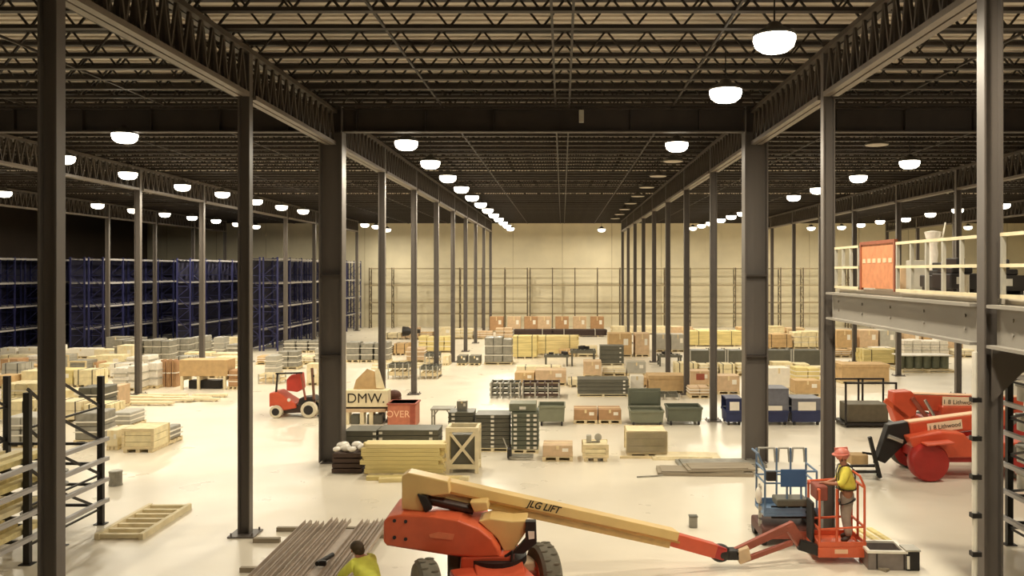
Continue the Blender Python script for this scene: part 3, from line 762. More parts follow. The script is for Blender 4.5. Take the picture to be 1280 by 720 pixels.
# --- fuller rows of stored goods wherever the floor between the things above is still free
OCC=[]
bpy.context.view_layer.update()
def occ_of(o):
    bb=[]
    def rec(q):
        if q.type=='MESH':
            M=q.matrix_world
            for c in q.bound_box:
                p=M@V(c)
                bb.append(p)
        for ch in q.children: rec(ch)
    rec(o)
    if not bb: return
    xs=[p.x for p in bb]; ys=[p.y for p in bb]; zs=[p.z for p in bb]
    if min(zs)<2 and max(xs)-min(xs)<50: OCC.append((min(xs),max(xs),min(ys),max(ys)))
for o in list(bpy.data.objects):
    if not o.parent and o.get('kind')=='thing': occ_of(o)
OCC.append((-9.6,-8.6,31.5,34)); OCC.append((-11.5,-9,31.5,33.8))
def free(x0,x1,y0,y1): return all(x1<a-.05 or x0>b+.05 or y1<c-.05 or y0>d-(-.05) for a,b,c,d in OCC)
MN={tan.name:'tan',brown.name:'brown',cream.name:'cream',pinktan.name:'pinkish',pale.name:'pale',white.name:'white',grey.name:'grey',ltgrey.name:'light grey',yellow.name:'yellow',dkgrey.name:'dark grey',wrap.name:'film-wrapped'}
rf=random.Random(77)
def fill(yb,xa,xb,hmin,hmax,wmin,wmax,pal,kinds,where,gap=3):
    x=xa; k=0; D=FD(yb); sc_=FPX/D
    while x<xb and k<14:
        w_=rf.uniform(wmin,wmax)*sc_; h=rf.uniform(hmin,hmax)*sc_; dp=rf.uniform(.9,1.2)
        if free((x-VX)/sc_,(x+w_-VX)/sc_,D,D+dp):
            m_=rf.choice(pal); kd=rf.choice(kinds); lab='%s %s, %s from left %s'%(MN[m_.name],{'c':'carton','w':'pallet load','k':'crate','b':'board bundle'}[kd],ORD[k],where)
            a=(x,x+w_,yb-h,yb,dp,m_,lab)
            if kd=='c': carton(*a,True,group='stored goods '+where)
            elif kd=='w': wrapped(*a,group='stored goods '+where)
            elif kd=='k': crate(*a,group='stored goods '+where)
            else: bundle(*a,2,group='stored goods '+where)
            OCC.append(((x-VX)/sc_,(x+w_-VX)/sc_,D,D+dp)); k+=1; x+=w_+rf.uniform(1,gap)
        else: x+=2
PL=[cream,pale,tan,white,ltgrey,wrap,pinktan]
fill(441,110,300,.7,1.2,.9,1.5,[grey,ltgrey,grey,pale],'wwc','along the navy racks')
fill(449,0,135,.5,.9,.9,1.6,PL,'ccb','far left below the dark racks')
fill(463,0,300,.5,.9,.9,1.5,PL,'cwbk','through the middle of the left field')
fill(473,0,300,.4,.8,.8,1.5,PL,'cwbk','before the middle of the left field')
fill(484,0,135,.5,.9,.9,1.4,[cream,pale,yellow,tan],'cbk','at the left edge behind the black rack')
fill(503,0,130,.5,.9,.8,1.3,[ltgrey,cream,wrap,pale],'wck','close behind the black rack')
fill(528,0,128,.5,.9,.8,1.3,[ltgrey,cream,grey,pale],'wcb','touching the back of the black rack')
fill(444,400,500,.5,.9,.8,1.3,[pale,grey,tan],'cwb','near the slim left columns')
fill(456,320,400,.5,1.0,.8,1.2,[grey,ltgrey,pale,tan],'wck','behind the forklift')
fill(467,322,345,.4,.7,.7,1.0,[pale,tan],'cb','left of the forklift')
fill(424,480,620,.5,1.0,1.0,1.6,[tan,pale,pinktan],'cwb','before the back racks on the left')
fill(426,840,1035,.6,1.2,1.2,2.0,[tan,cream,yellow,pinktan],'cwk','before the back racks on the right')
fill(446,690,760,.4,.7,.8,1.3,[tan,pale],'cb','before the pale yellow lumber')
fill(470,735,1030,.4,.8,.8,1.4,[pale,tan,cream,ltgrey],'cwb','in the middle of the right field')
fill(447,1040,1210,.5,.9,1.0,1.6,PL,'cwk','under the mezzanine at the back')
fill(468,1040,1060,.4,.7,.7,.9,[tan,pale],'c','beside the slim right column')
fill(484,690,790,.3,.5,.8,1.2,[pale,tan],'b','in the middle of the floor')

# ------------------------------------------------------------------ black racks left and right
def black_rack(label,Xf,Xb,Ys,top,levels,goods,Yg):
    t=thing('cantilever_rack',label,'rack',(0,0,0))
    for Y in Ys:
        for X in (Xf,Xb):
            MB().box(X-.06,Y-.05,0,X+.06,Y+.05,top).box(X-.12,Y-.1,0,X+.12,Y+.1,.02).build('upright',black,t)
    for i,(a,b) in enumerate(zip(Ys,Ys[1:])):
        for X in (Xf,Xb):
            br_=MB(); z=.35; s_=True
            while z<top-.5:
                br_.bar((X,a,z+.75 if s_ else z),(X,b,z if s_ else z+.75),.035,.05); br_.bar((X,a,z),(X,b,z),.035,.04); z+=.75
            br_.build('brace',black,t)
    for z in levels:
        for X in (Xf,Xb):
            MB().box(X-.05+(.09 if X==Xf and Xf<0 else -.09),Ys[0]-2.6,z-.04,X+.05+(.09 if X==Xf and Xf<0 else -.09),Ys[-1]+.1,z+.04).build('beam',beamlt,t)
        for Y in Ys: MB().bar((Xf,Y,z-.1),(Xb,Y,z-.1),.05,.06).build('arm',black,t)
    return t
black_rack('black open rack with pale beams standing beside the front left column',-10.22,-12.3,[16.05,17.1,18.6],3.28,[.52,.98,1.44,1.88],None,None)
rn=random.Random(31)
k=0
for z in (.56,1.02,1.48,1.92):
    for r in range(5):
        ln=rn.uniform(4.6,5.1)
        o=MB().box(-.11,0,0,.11,ln,.1).build('rack_board',(lumber,cream,yellow)[rn.randrange(3)]); o.location=(-10.42-r*.4,12.0+rn.uniform(-.2,.2),z+.003)
        tag(o,'pale timber lying lengthwise on the black rack beside the front left column','board','timbers on the black rack'); k+=1
for k,(X,Y,r) in enumerate(((-10.9,18.0,.28),(-11.5,18.05,.3),(-11.0,17.5,.26))):
    t=thing('cable_reel','grey reel lying on the black rack end, '+ORD[k]+' of three','reel',(X,Y,(1.02,1.02,.56)[k]),0,'reels on the black rack')
    MB().lathe([(r,0),(r,.03),(r*.7,.035),(r*.7,.27),(r,.275),(r,.3)],(0,0,.003),16).build('spool',grey,t)
t=thing('grey_drum','grey box drum behind the end of the black rack, on the floor','drum',(-11.7,22.0,0)); t.scale=(.5,.5,.8); MB().lathe([(.34,0),(.34,.03),(.32,.05),(.32,.4),(.34,.43),(.34,.46)],n=18).build('shell',grey,t); MB().lathe([(.3,.462),(.28,.48)],n=18).build('lid',ltgrey,t)
wrapped(92,126,515,556,1.1,grey,'grey bundle seen through the black rack')
wrapped(96,130,482,520,1.1,dkgrey,'dark grey load seen through the top of the black rack')
wrapped(2,46,520,560,1.2,ltgrey,'pale load seen through the front of the black rack')
wrapped(0,50,478,512,1.2,cream,'cream load behind the black rack at the left edge')
black_rack('black open rack with pale beams under the mezzanine at the right edge',9.15,11.2,[14.6,17.2],3.9,[.55,1.1,1.65,2.3,2.9,3.5],None,None)
for k,z in enumerate((1.14,1.69,2.34,2.94,3.54)):
    t=thing('storage_tote','white tote on the right black rack, '+ORD[k]+' shelf from below','tote',(10.02,16.35,z+.003),0,'totes on the right rack')
    MB().box(-.7,0,0,.7,.9,.32).build('tub',white,t,.02); MB().box(-.72,-.02,.3,.72,.92,.35).build('lid',ltgrey,t,.01)
# wooden ladder frame on the floor
t=thing('slatted_platform','pale wooden slatted frame lying flat on the floor beside the black rack','frame',(-9.25,17.5,0))
for x in (-.5,.42): MB().box(x,0,0,x+.09,2.3,.13).build('rail',pale,t)
for k in range(7): MB().box(-.41,.03+k*.36,.02,.42,.13+k*.36,.11).build('slat',pale,t)
MB().box(-.06,.13,.0,.03,2.2,.018).build('centre_strip',wood,t)
# steel channels on the floor
rn=random.Random(41)
chm=mat('channel_steel',(166,150,134),.45,0,.15,3)
def channel(ln):
    return MB().box(-.06,0,0,.06,ln,.012).box(-.06,0,.012,-.048,ln,.09).box(.048,0,.012,.06,ln,.09)
cme2=channel(5.4).mesh('channel',chm)
for k,x in enumerate((-5.55,-5.4,-5.24,-5.02,-4.86,-4.7,-4.32,-4.16,-4.0,-3.84)):
    o=inst('steel_channel',cme2,None,(x,12.9+rn.uniform(-.1,.25),.09)); 
    tag(o,'long grey steel channel laid out beside the crouching worker, '+ORD[k]+' from the front left column','steel channel','steel channels on the floor')
o=MB().box(-.3,0,0,.3,4.8,.05).box(-.3,0,.05,-.27,4.8,.08).build('steel_plate',chm); o.location=(-4.52,13,.085); o.location.x=-4.51; o.scale=(.3,1,1); tag(o,'flat grey plate lying between the steel channels','steel plate')
for k,(x0,x1,y_) in enumerate(((-6.15,-3.55,18.05),(-6.0,-3.5,15.6))):
    o=MB().box(x0,y_,0,x1,y_+.1,.088).build('bearer_timber',oldwood); tag(o,('grey timber bearer under the far ends of the steel channels','grey timber bearer under the middle of the steel channels')[k],'timber')
for k,(a,b) in enumerate(((318,350),(465,483))):
    o=MB().box(0,17.3+.3*k,0,(b-a)*.017,17.42+.3*k,.09).build('timber_offcut',oldwood); o.location.x=(a-VX)*17.4/FPX; tag(o,('short timber offcut left of the steel channels','short timber offcut right of the steel channels, beside the orange counterweight')[k],'timber')
t=thing('hand_tool','dark power tool lying on the steel channels','tool',(-4.5,15.4,.185)); MB().tube((0,0,.05),(.15,.5,.05),.045,10).build('body',black,t); MB().box(.02,.0,.0,.16,.08,.1).build('grip',black,t,.02)

# ------------------------------------------------------------------ mezzanine
mz=thing('mezzanine','grey steel mezzanine platform on the right with a deep edge beam','mezzanine',(0,0,0),kind='structure')
deckm=mat('mezz_deck',(206,196,178),.6,0,.08,1)
MB().box(5.75,2,5.17,17.8,17.6,5.25).build('deck',deckm,mz)
bw=mat('beam_grey_paint',(150,144,134),.45,0,.07,1)
for y0,y1 in ((11.35,17.55),(4.4,10.9)):
    b=MB().box(5.5,y0,5.12,5.8,y1,5.165).box(5.5,y0,4.60,5.8,y1,4.64).box(5.64,y0,4.64,5.67,y1,5.12)
    for i in range(5):
        yy_=y0+.4+i*(y1-y0-.8)/4
        b.tube((5.62,yy_,4.98),(5.64,yy_,4.98),.025,6); b.tube((5.62,yy_,4.8),(5.64,yy_,4.8),.025,6)
    b.build('edge_beam',bw,mz)
b=MB().prism([(5.6,4.58),(6.3,4.58),(5.6,3.9)],10.93,10.97); b.build('gusset',steel,mz)
b=MB()
for y in (6,8,9.8,12.5,14.5,16.2): b.box(5.8,y-.06,4.8,17.6,y+.06,5.16)
b.box(5.8,17.4,4.62,17.8,17.6,5.16); b.build('floor_joist',bw,mz)
def railing(y0,y1,label,zs=(5.62,6.06),n=4,group=None):
    t=thing('guard_rail',label,'railing',(5.68,y0,5.25))
    ln=y1-y0
    for i in range(n): MB().box(-.025,i*(ln-.05)/(n-1),0.0,.025,i*(ln-.05)/(n-1)+.05,.84).build('post',ltgrey,t)
    for z in (.42,.82): MB().box(-.03,0,z-.02,.03,ln,z+.025).build('rail',pale,t)
    MB().box(-.03,0,.0,.03,ln,.05).build('toe_board',pale,t)
railing(16.05,17.45,'short pale guard rail between the far mezzanine column and the orange gate',n=4)
railing(11.35,14.25,'long pale guard rail between the orange gate and the front mezzanine column',n=6)
railing(5.5,10.85,'pale guard rail right of the front mezzanine column, at the picture edge',n=8)
t=thing('safety_gate','orange panel gate with a pale lettered band in the mezzanine railing','gate',(5.68,14.3,5.25))
f=MB()
for y in (0,1.62): f.box(-.03,y,0,.03,y+.06,.9)
f.box(-.03,.06,.84,.03,1.62,.9); f.build('frame',mat('gate_frame',(150,84,56)),t)
MB().box(-.01,.06,.04,.01,1.62,.84).build('panel',gatem,t)
b=MB()
for i in range(6): b.box(-.016,.15+i*.25,.5,-.01,.3+i*.25,.58)
b.build('pale_band',paleink,t)
# things on the mezzanine
t=thing('wrapped_roll','tall white plastic-wrapped roll standing on the mezzanine behind the rail','roll',((1166-VX)*15.6/FPX,15.6,5.25)); t.scale=(.62,.62,.76)
b=MB(); rn=random.Random(9)
b.lathe([(.14,0),(.16,.3),(.12,.6),(.15,.9),(.12,1.1),(.2,1.28),(.24,1.42),(.05,1.45)],n=14); b.build('body',wrap,t,smooth=True)
MB().path([(.1,0,1.2),(.3,0,1.3),(.38,0,1.65)],.025).build('loose_end',white,t)
def equip(x0,x1,yt,D,label,m,seed):
    X=((x0+x1)/2-VX)*D/FPX; w_=(x1-x0)*D/FPX; h=H+(VY-yt)*D/FPX-5.25; rn=random.Random(seed)
    t=thing('equipment_unit',label,'equipment',(X,D,5.25)); h=max(h,.2)
    MB().box(-w_/2,0,.06,w_/2,.7,h*.55).build('cabinet',m,t,.02)
    MB().box(-w_/2+.05,.05,h*.55,w_/2-.1,.6,h*.72).box(-w_/2+.15,.1,h*.72,w_/2-.2,.5,h).build('head_unit',black,t,.02)
    for sx in (-w_/2+.05,w_/2-.1): MB().box(sx,0,0,sx+.05,.7,.06).build('foot',black,t)
    MB().box(-w_*.3,-.012,h*.25,-w_*.05,0,h*.45).build('panel',ltgrey,t)
equip(1170,1196,328,15.0,'dark machine on the mezzanine just right of the white roll',black,1)
equip(1188,1226,322,13.6,'dark machine on the mezzanine left of the front column',black,2)
equip(1250,1284,324,12.4,'dark machine on the mezzanine right of the front column',black,3)
t=thing('document_tube','white upright tube on the mezzanine edge by the front column','tube',((1207-VX)*12.2/FPX,12.2,5.25)); MB().lathe([(.05,0),(.05,.28),(.052,.285),(.052,.3)],n=12).build('body',white,t)
for k,(x,D) in enumerate(((1110,16.4),(1135,16.6),(1150,16.2))):
    t=thing('mezzanine_carton','cardboard carton on the mezzanine behind the rail, '+ORD[k]+' right of the orange gate','carton',((x-VX)*D/FPX,D,5.25)); MB().box(-.15,0,0,.15,.3,.36+.1*k).build('body',(tan,pinktan,ltgrey)[k],t,.01); MB().box(-.15,.12,.36+.1*k,.15,.18,.364+.1*k).build('tape',tape_m,t)
t=thing('conduit_pipe','white conduit with black clamps running down the front mezzanine column','pipe',(5.36,10.92,0))
MB().tube((0,0,0),(0,0,4.55),.035,10).build('pipe',white,t,smooth=True)
for k in range(7): MB().box(-.05,-.05,.9+k*.5,.07,.05,.96+k*.5).build('clamp',black,t)

# ------------------------------------------------------------------ boom lift (foreground)
bl=thing('boom_lift','orange and cream boom lift in the foreground with its long arm reaching right','boom lift',(0,0,0))
D0=14.0; q=D0/FPX
def pl(pts,D=D0): return [((x-VX)*D/FPX,H+(VY-y)*D/FPX) for x,y in pts]
MB().prism(pl([(483,647),(488,641),(505,638),(545,640),(575,645),(600,655),(616,668),(625,682),(627,690),(600,691),(560,688),(520,681),(487,676),(483,672)]),13.75,14.95).build('engine_hood',orange,bl,.06,seg=3)
MB().prism(pl([(536,668),(548,665),(568,668),(566,675),(538,672)],13.74),13.735,13.75).build('hood_decal',mat('pale_orange',(228,130,92)),bl)
MB().prism(pl([(486,672),(600,690),(628,690),(628,694),(600,695),(486,677)]),13.8,14.9).build('hood_skirt',dkred,bl,.01)
b=MB()
for x,y in ((493,651),(507,652),(493,672),(507,674)): b.tube(P(x,y,13.76),P(x,y,13.73),.03,8)
b.build('bolt',black,bl)
MB().prism(pl([(578,690),(640,688),(648,705),(645,735),(575,735),(577,705)]),13.75,14.75).build('turntable',redor,bl,.04)
MB().prism(pl([(600,708),(617,707),(617,716),(600,717)]),13.735,13.75).build('turntable_decal',paleink,bl)
MB().prism(pl([(598,652),(612,648),(640,652),(659,651),(657,666),(642,688),(630,690),(622,674)]),14.0,14.5).build('riser_plate',boomc,bl,.02)
MB().prism(pl([(657,650),(670,650),(671,677),(655,690),(641,690),(657,672)]),13.9,14.05).build('bracket',black,bl,.01)
MB().prism(pl([(660,664),(668,664),(668,673),(661,674)],13.9),13.885,13.9).build('warning_decal',white,bl)
MB().prism(pl([(502,595),(510,591),(560,602),(562,618),(540,620),(527,618),(531,640),(502,637)]),14.0,14.34).build('boom_base',boomc,bl,.02)
MB().tube(P(533,624,14.2),P(592,637,14.3),.085,12).build('lift_cylinder',cyl_m,bl,smooth=True)
MB().prism(pl([(522,617),(534,620),(540,636),(532,640)]),13.95,14.1).build('cylinder_clevis',black,bl,.01)
MB().prism(pl([(586,630),(608,630),(610,640),(592,643)]),14.1,14.45).build('cylinder_mount',boomc,bl,.02)
A,B=P(540,607,14.3),P(845,674,15.6)
dirv=(B-A).normalized()
fr=dirv.cross(V((0,0,1))).normalized(); ub=fr.cross(dirv).normalized()
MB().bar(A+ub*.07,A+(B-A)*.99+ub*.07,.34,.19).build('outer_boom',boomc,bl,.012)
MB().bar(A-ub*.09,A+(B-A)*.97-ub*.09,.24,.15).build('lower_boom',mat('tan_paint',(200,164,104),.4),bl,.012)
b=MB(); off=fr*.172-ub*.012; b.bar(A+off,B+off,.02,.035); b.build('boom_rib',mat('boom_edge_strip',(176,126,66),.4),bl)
C=P(893,688,15.75)
MB().bar(B-dirv*.2,C,.23,.25).build('fly_boom',redor,bl,.02)
MB().bar(C-(C-B).normalized()*.1,P(905,692,15.8),.2,.24).build('fly_end',dkred,bl,.03)
ang=math.atan2(dirv.z,math.hypot(dirv.x,dirv.y)); yaw=math.atan2(dirv.y,dirv.x)
fr=dirv.cross(V((0,0,1))).normalized(); ub=fr.cross(dirv).normalized()
text('JLG LIFT',.17,ink,bl,A+(B-A)*.42+fr*.173+ub*.085,(math.radians(90),-ang,yaw),shear=.25,bold=.0035)
b=MB(); b.ball(P(900,691,15.85),.2,.18,.17,16,10); b.build('rotary_joint',black,bl,smooth=True)
MB().box(*(P(905,701,15.75)+V((0,0,0))),*(P(922,683,16.0))).build('joint_housing',black,bl,.03)
MB().bar(P(918,690,15.9),P(990,656,16.1),.1,.14).build('jib_arm',rust,bl,.01)
MB().bar(P(924,702,15.8),P(990,678,16.0),.09,.09).build('jib_arm',rust,bl,.01)
MB().prism(pl([(918,688),(935,682),(938,698),(924,704)],15.85),15.75,16.0).build('jib_pivot',pinktan,bl,.02)
MB().bar(P(985,655,16.1),P(1004,684,16.2),.14,.2).build('jib_head',rust,bl,.02)
MB().bar(P(998,680,16.1),P(1024,688,16.1),.14,.2).build('basket_mount',black,bl,.02)
def tyre(t,c,r,wd,name='wheel',axis='x',rz=0,m=rubber,hubm=None):
    w_=MB().lathe([(r*.55,-wd/2),(r*.9,-wd/2),(r,-wd*.36),(r,wd*.36),(r*.9,wd/2),(r*.55,wd/2)],(0,0,0),28,axis)
    n=18
    for i in range(n):
        a=2*math.pi*i/n
        for s_ in (-1,1):
            if axis=='x': p=(s_*wd*.22,r*math.cos(a+s_*.08),r*math.sin(a+s_*.08)); w_.ball(p,wd*.2,r*.055,r*.055,6,4)
            else: p=(r*math.cos(a+s_*.08),s_*wd*.22,r*math.sin(a+s_*.08)); w_.ball(p,r*.055,wd*.2,r*.055,6,4)
    o=w_.build(name,m,t,smooth=True); o.location=c; o.rotation_euler.z=rz
    h=MB().lathe([(.02,-wd*.53),(r*.5,-wd*.53),(r*.54,-wd*.3),(r*.54,wd*.3),(r*.5,wd*.53),(.02,wd*.53)],(0,0,0),24,axis)
    for i in range(6):
        a=i*math.pi/3
        for s_ in (-1,1):
            p=(s_*wd*.54,r*.33*math.cos(a),r*.33*math.sin(a)) if axis=='x' else (r*.33*math.cos(a),s_*wd*.54,r*.33*math.sin(a))
            h.ball(p,.03,.03,.03,6,4)
    h.build('hub',hubm or redor,o,smooth=True)
    return o
rzb=math.radians(22)
for c in ((-.31,14.15,.5),(-2.16,13.35,.5),(.55,12.0,.5),(-1.3,11.25,.5)): tyre(bl,c,.5,.33,'wheel','x',rzb,mat('grey_tyre',(112,106,92),.85,0,.15,8,bump=.3))
for (a,b_) in (((-2.16,13.35),(-.31,14.15)),((-1.3,11.25),(.55,12.0))):
    MB().bar((a[0],a[1],.5),(b_[0],b_[1],.5),.22,.22).build('axle',rust,bl,.02)
ch=MB().box(-.6,-1.3,.45,.6,1.3,.75); ch.rot(rz=rzb); o=ch.build('chassis',redor,bl,.04); o.location=(-.8,12.7,0)
MB().lathe([(.5,.75),(.5,.86)],(-1.1,14.1,0),24).build('slew_ring',black,bl)
MB().bar((-1.1,14.1,.8),(-.9,13.0,.6),.8,.14).build('tower',redor,bl,.03)
MB().prism(pl([(558,690),(575,691),(574,735),(558,735)]),14.1,14.6).build('side_box',grndk,bl,.03)
MB().prism(pl([(650,705),(668,702),(672,735),(648,735)]),14.0,14.4).build('fender',pinktan,bl,.03)
MB().path([P(625,700,13.8),P(640,690,13.75),P(640,712,13.7),P(630,725,13.75)],.025).build('hose',black,bl,smooth=True)

# basket
bk=thing('work_basket','orange guard-railed basket at the end of the long arm, holding the worker','basket',((1051-VX)*16.1/FPX,16.1,0))
bw_,bd=.46,.68
zt_=H+(VY-607)*16.1/FPX
MB().box(-bw_,-.1,.14,bw_,bd,.34).box(-bw_,-.1,.34,bw_,-.07,.44).box(-bw_,bd-.03,.34,bw_,bd,.44).box(-bw_,-.07,.34,-bw_+.03,bd-.03,.44).box(bw_-.03,-.07,.34,bw_,bd-.03,.44).build('floor_tray',orange,bk,.01)
for x,y in ((-bw_+.03,-.07),(bw_-.03,-.07),(-bw_+.03,bd-.03),(bw_-.03,bd-.03),(-.1,-.07),(.16,bd-.03),(bw_-.03,.3)):
    MB().tube((x,y,.28),(x,y,zt_-(.0 if x>0 else .05)),.024,10).build('post',orange,bk,smooth=True)
for z in (.72,zt_-.02):
    b=MB(); b.path([(-bw_+.03,-.07,z-.05),(-bw_+.03,bd-.03,z-.05),(bw_-.03,bd-.03,z),(bw_-.03,-.07,z)],.024)
    if z<1: b.tube((bw_-.03,-.07,z),(-bw_+.03,-.07,z-.05),.02)
    b.build('rail',orange,bk,smooth=True)
MB().path([(bw_-.03,-.07,zt_),(bw_-.12,-.07,zt_+.2),(bw_-.2,.1,zt_+.26)],.022).build('rail',orange,bk,smooth=True)
MB().box(-bw_+.0,.0,zt_-.3,-bw_+.22,.45,zt_-.02).build('control_box',mat('dull_red_box',(140,70,56),.6),bk,.03)
MB().box(-bw_-.06,.1,.35,-bw_-.01,.5,zt_-.35).build('mount_plate',black,bk,.02)
MB().box(-.15,-.112,.22,.1,-.101,.3).build('name_plate',paleink,bk)

# blue mast lift
ml=thing('mast_lift','blue guard-railed platform lift on a dark base beside the orange basket','platform lift',((984-VX)*17.5/FPX,17.5,0))
s_=17.5/FPX
zp=H+(VY-637)*s_; ztp=H+(VY-566)*s_; hw=.56
MB().box(-hw,-.3,zp-.06,hw,.5,zp).box(-hw,-.3,zp,hw,-.27,zp+.12).box(-hw,.47,zp,hw,.5,zp+.12).build('platform',blue,ml,.01)
for x,y in ((-hw+.03,-.28),(-.08,-.28),(hw-.35,-.28),(hw-.03,-.28),(-hw+.03,.48),(-.1,.48),(.2,.48),(hw-.03,.48)):
    MB().tube((x,y,zp),(x,y,ztp-(0 if y>0 else .32)),.022,8).build('post',blue,ml,smooth=True)
b=MB(); z=zp+.62
b.path([(-hw+.03,-.28,z),(hw-.03,-.28,z),(hw-.03,.48,z),(-hw+.03,.48,z),(-hw+.03,-.28,z)],.02).build('rail',blue,ml,smooth=True)
z=ztp-.32
MB().path([(-hw+.03,.48,z),(-hw+.03,-.28,z),(hw-.03,-.28,z),(hw-.03,.48,z)],.022).build('rail',blue,ml,smooth=True)
for a,b_ in ((-hw+.03,-.1),(-.1,.2),(.2,hw-.03)):
    MB().path([(a+.03,.48,ztp-.3),(a+.05,.48,ztp),(b_-.05,.48,ztp),(b_-.03,.48,ztp-.3)],.022).build('rail',ltgrey,ml,smooth=True)
MB().path([(-hw+.03,-.28,ztp-.3),(-hw-.12,-.32,ztp+.05),(-hw-.1,.3,ztp+.02)],.022).build('rail',blue,ml,smooth=True)
MB().box(-.22,-.33,ztp-.98+.35,.3,-.3,ztp-.27).build('tool_panel',bluep,ml,.01)
MB().box(-.3,-.34,zp+.15,.35,.1,zp+.3).build('motor_box',dkgrey,ml,.03)
MB().box(-.52,-.38,ztp-.5,-.32,-.3,ztp-.3).build('control_box',black,ml,.02)
MB().box(-.37,-.2,.5,.36,.3,zp-.06).build('mast',mat('dark_mast',(58,44,38)),ml,.02)
b=MB()
for k in range(3): b.box(-.39,-.23,.52+k*.1,.38,-.2,.57+k*.1)
b.build('mast_step',black,ml)
MB().box(-.62,-.42,.14,.62,.62,.36).build('base',mat('dark_red_base',(96,58,48)),ml,.04)
MB().box(-.5,-.46,.16,.5,-.42,.32).build('base_panel',rust,ml,.01)
for x in (-.56,.56):
    for y in (-.28,.48): MB().lathe([(.14,-.05),(.15,-.04),(.15,.04),(.14,.05)],(x,y,.15),16,'x').build('wheel',black,ml,smooth=True)
b=MB()
for k in range(6): b.box(-.66,-.3,.42+k*.14,-.6,-.24,.5+k*.14)
b.tube((-.63,-.22,.36),(-.63,-.22,zp+.6),.02); b.build('cable_chain',ltgrey,ml)
MB().ball((-.66,-.28,zp+.38),.07,.08,.17,10,8).build('light_bag',white,ml,smooth=True)
MB().box(.36,-.3,.365,.58,.3,.62).build('battery_box',black,ml,.03)
MB().path([(.3,-.3,.66),(.45,-.35,.7),(.57,-.2,.5)],.03).build('hose',black,ml,smooth=True)

# ------------------------------------------------------------------ people
def skin(name,J,E,m,parent,root,sub=2):
    names=list(J); idx={n_:i for i,n_ in enumerate(names)}
    me=bpy.data.meshes.new(name); me.from_pydata([tuple(J[n_][0]) for n_ in names],[(idx[a],idx[b]) for a,b in E],[])
    o=bpy.data.objects.new(name,me); COL.objects.link(o); o.parent=parent
    me.materials.append(m)
    k=o.modifiers.new('skin','SKIN'); k.use_smooth_shade=True
    if not me.skin_vertices: 
        import bmesh
        bm_=bmesh.new(); bm_.from_mesh(me); bm_.verts.layers.skin.verify(); bm_.to_mesh(me); bm_.free()
    for n_ in names:
        d_=me.skin_vertices[0].data[idx[n_]]; r=J[n_][1]
        d_.radius=(r,r) if not isinstance(r,tuple) else r
        d_.use_root=(n_==root)
    s2=o.modifiers.new('sub','SUBSURF'); s2.levels=sub; s2.render_levels=sub
    return o
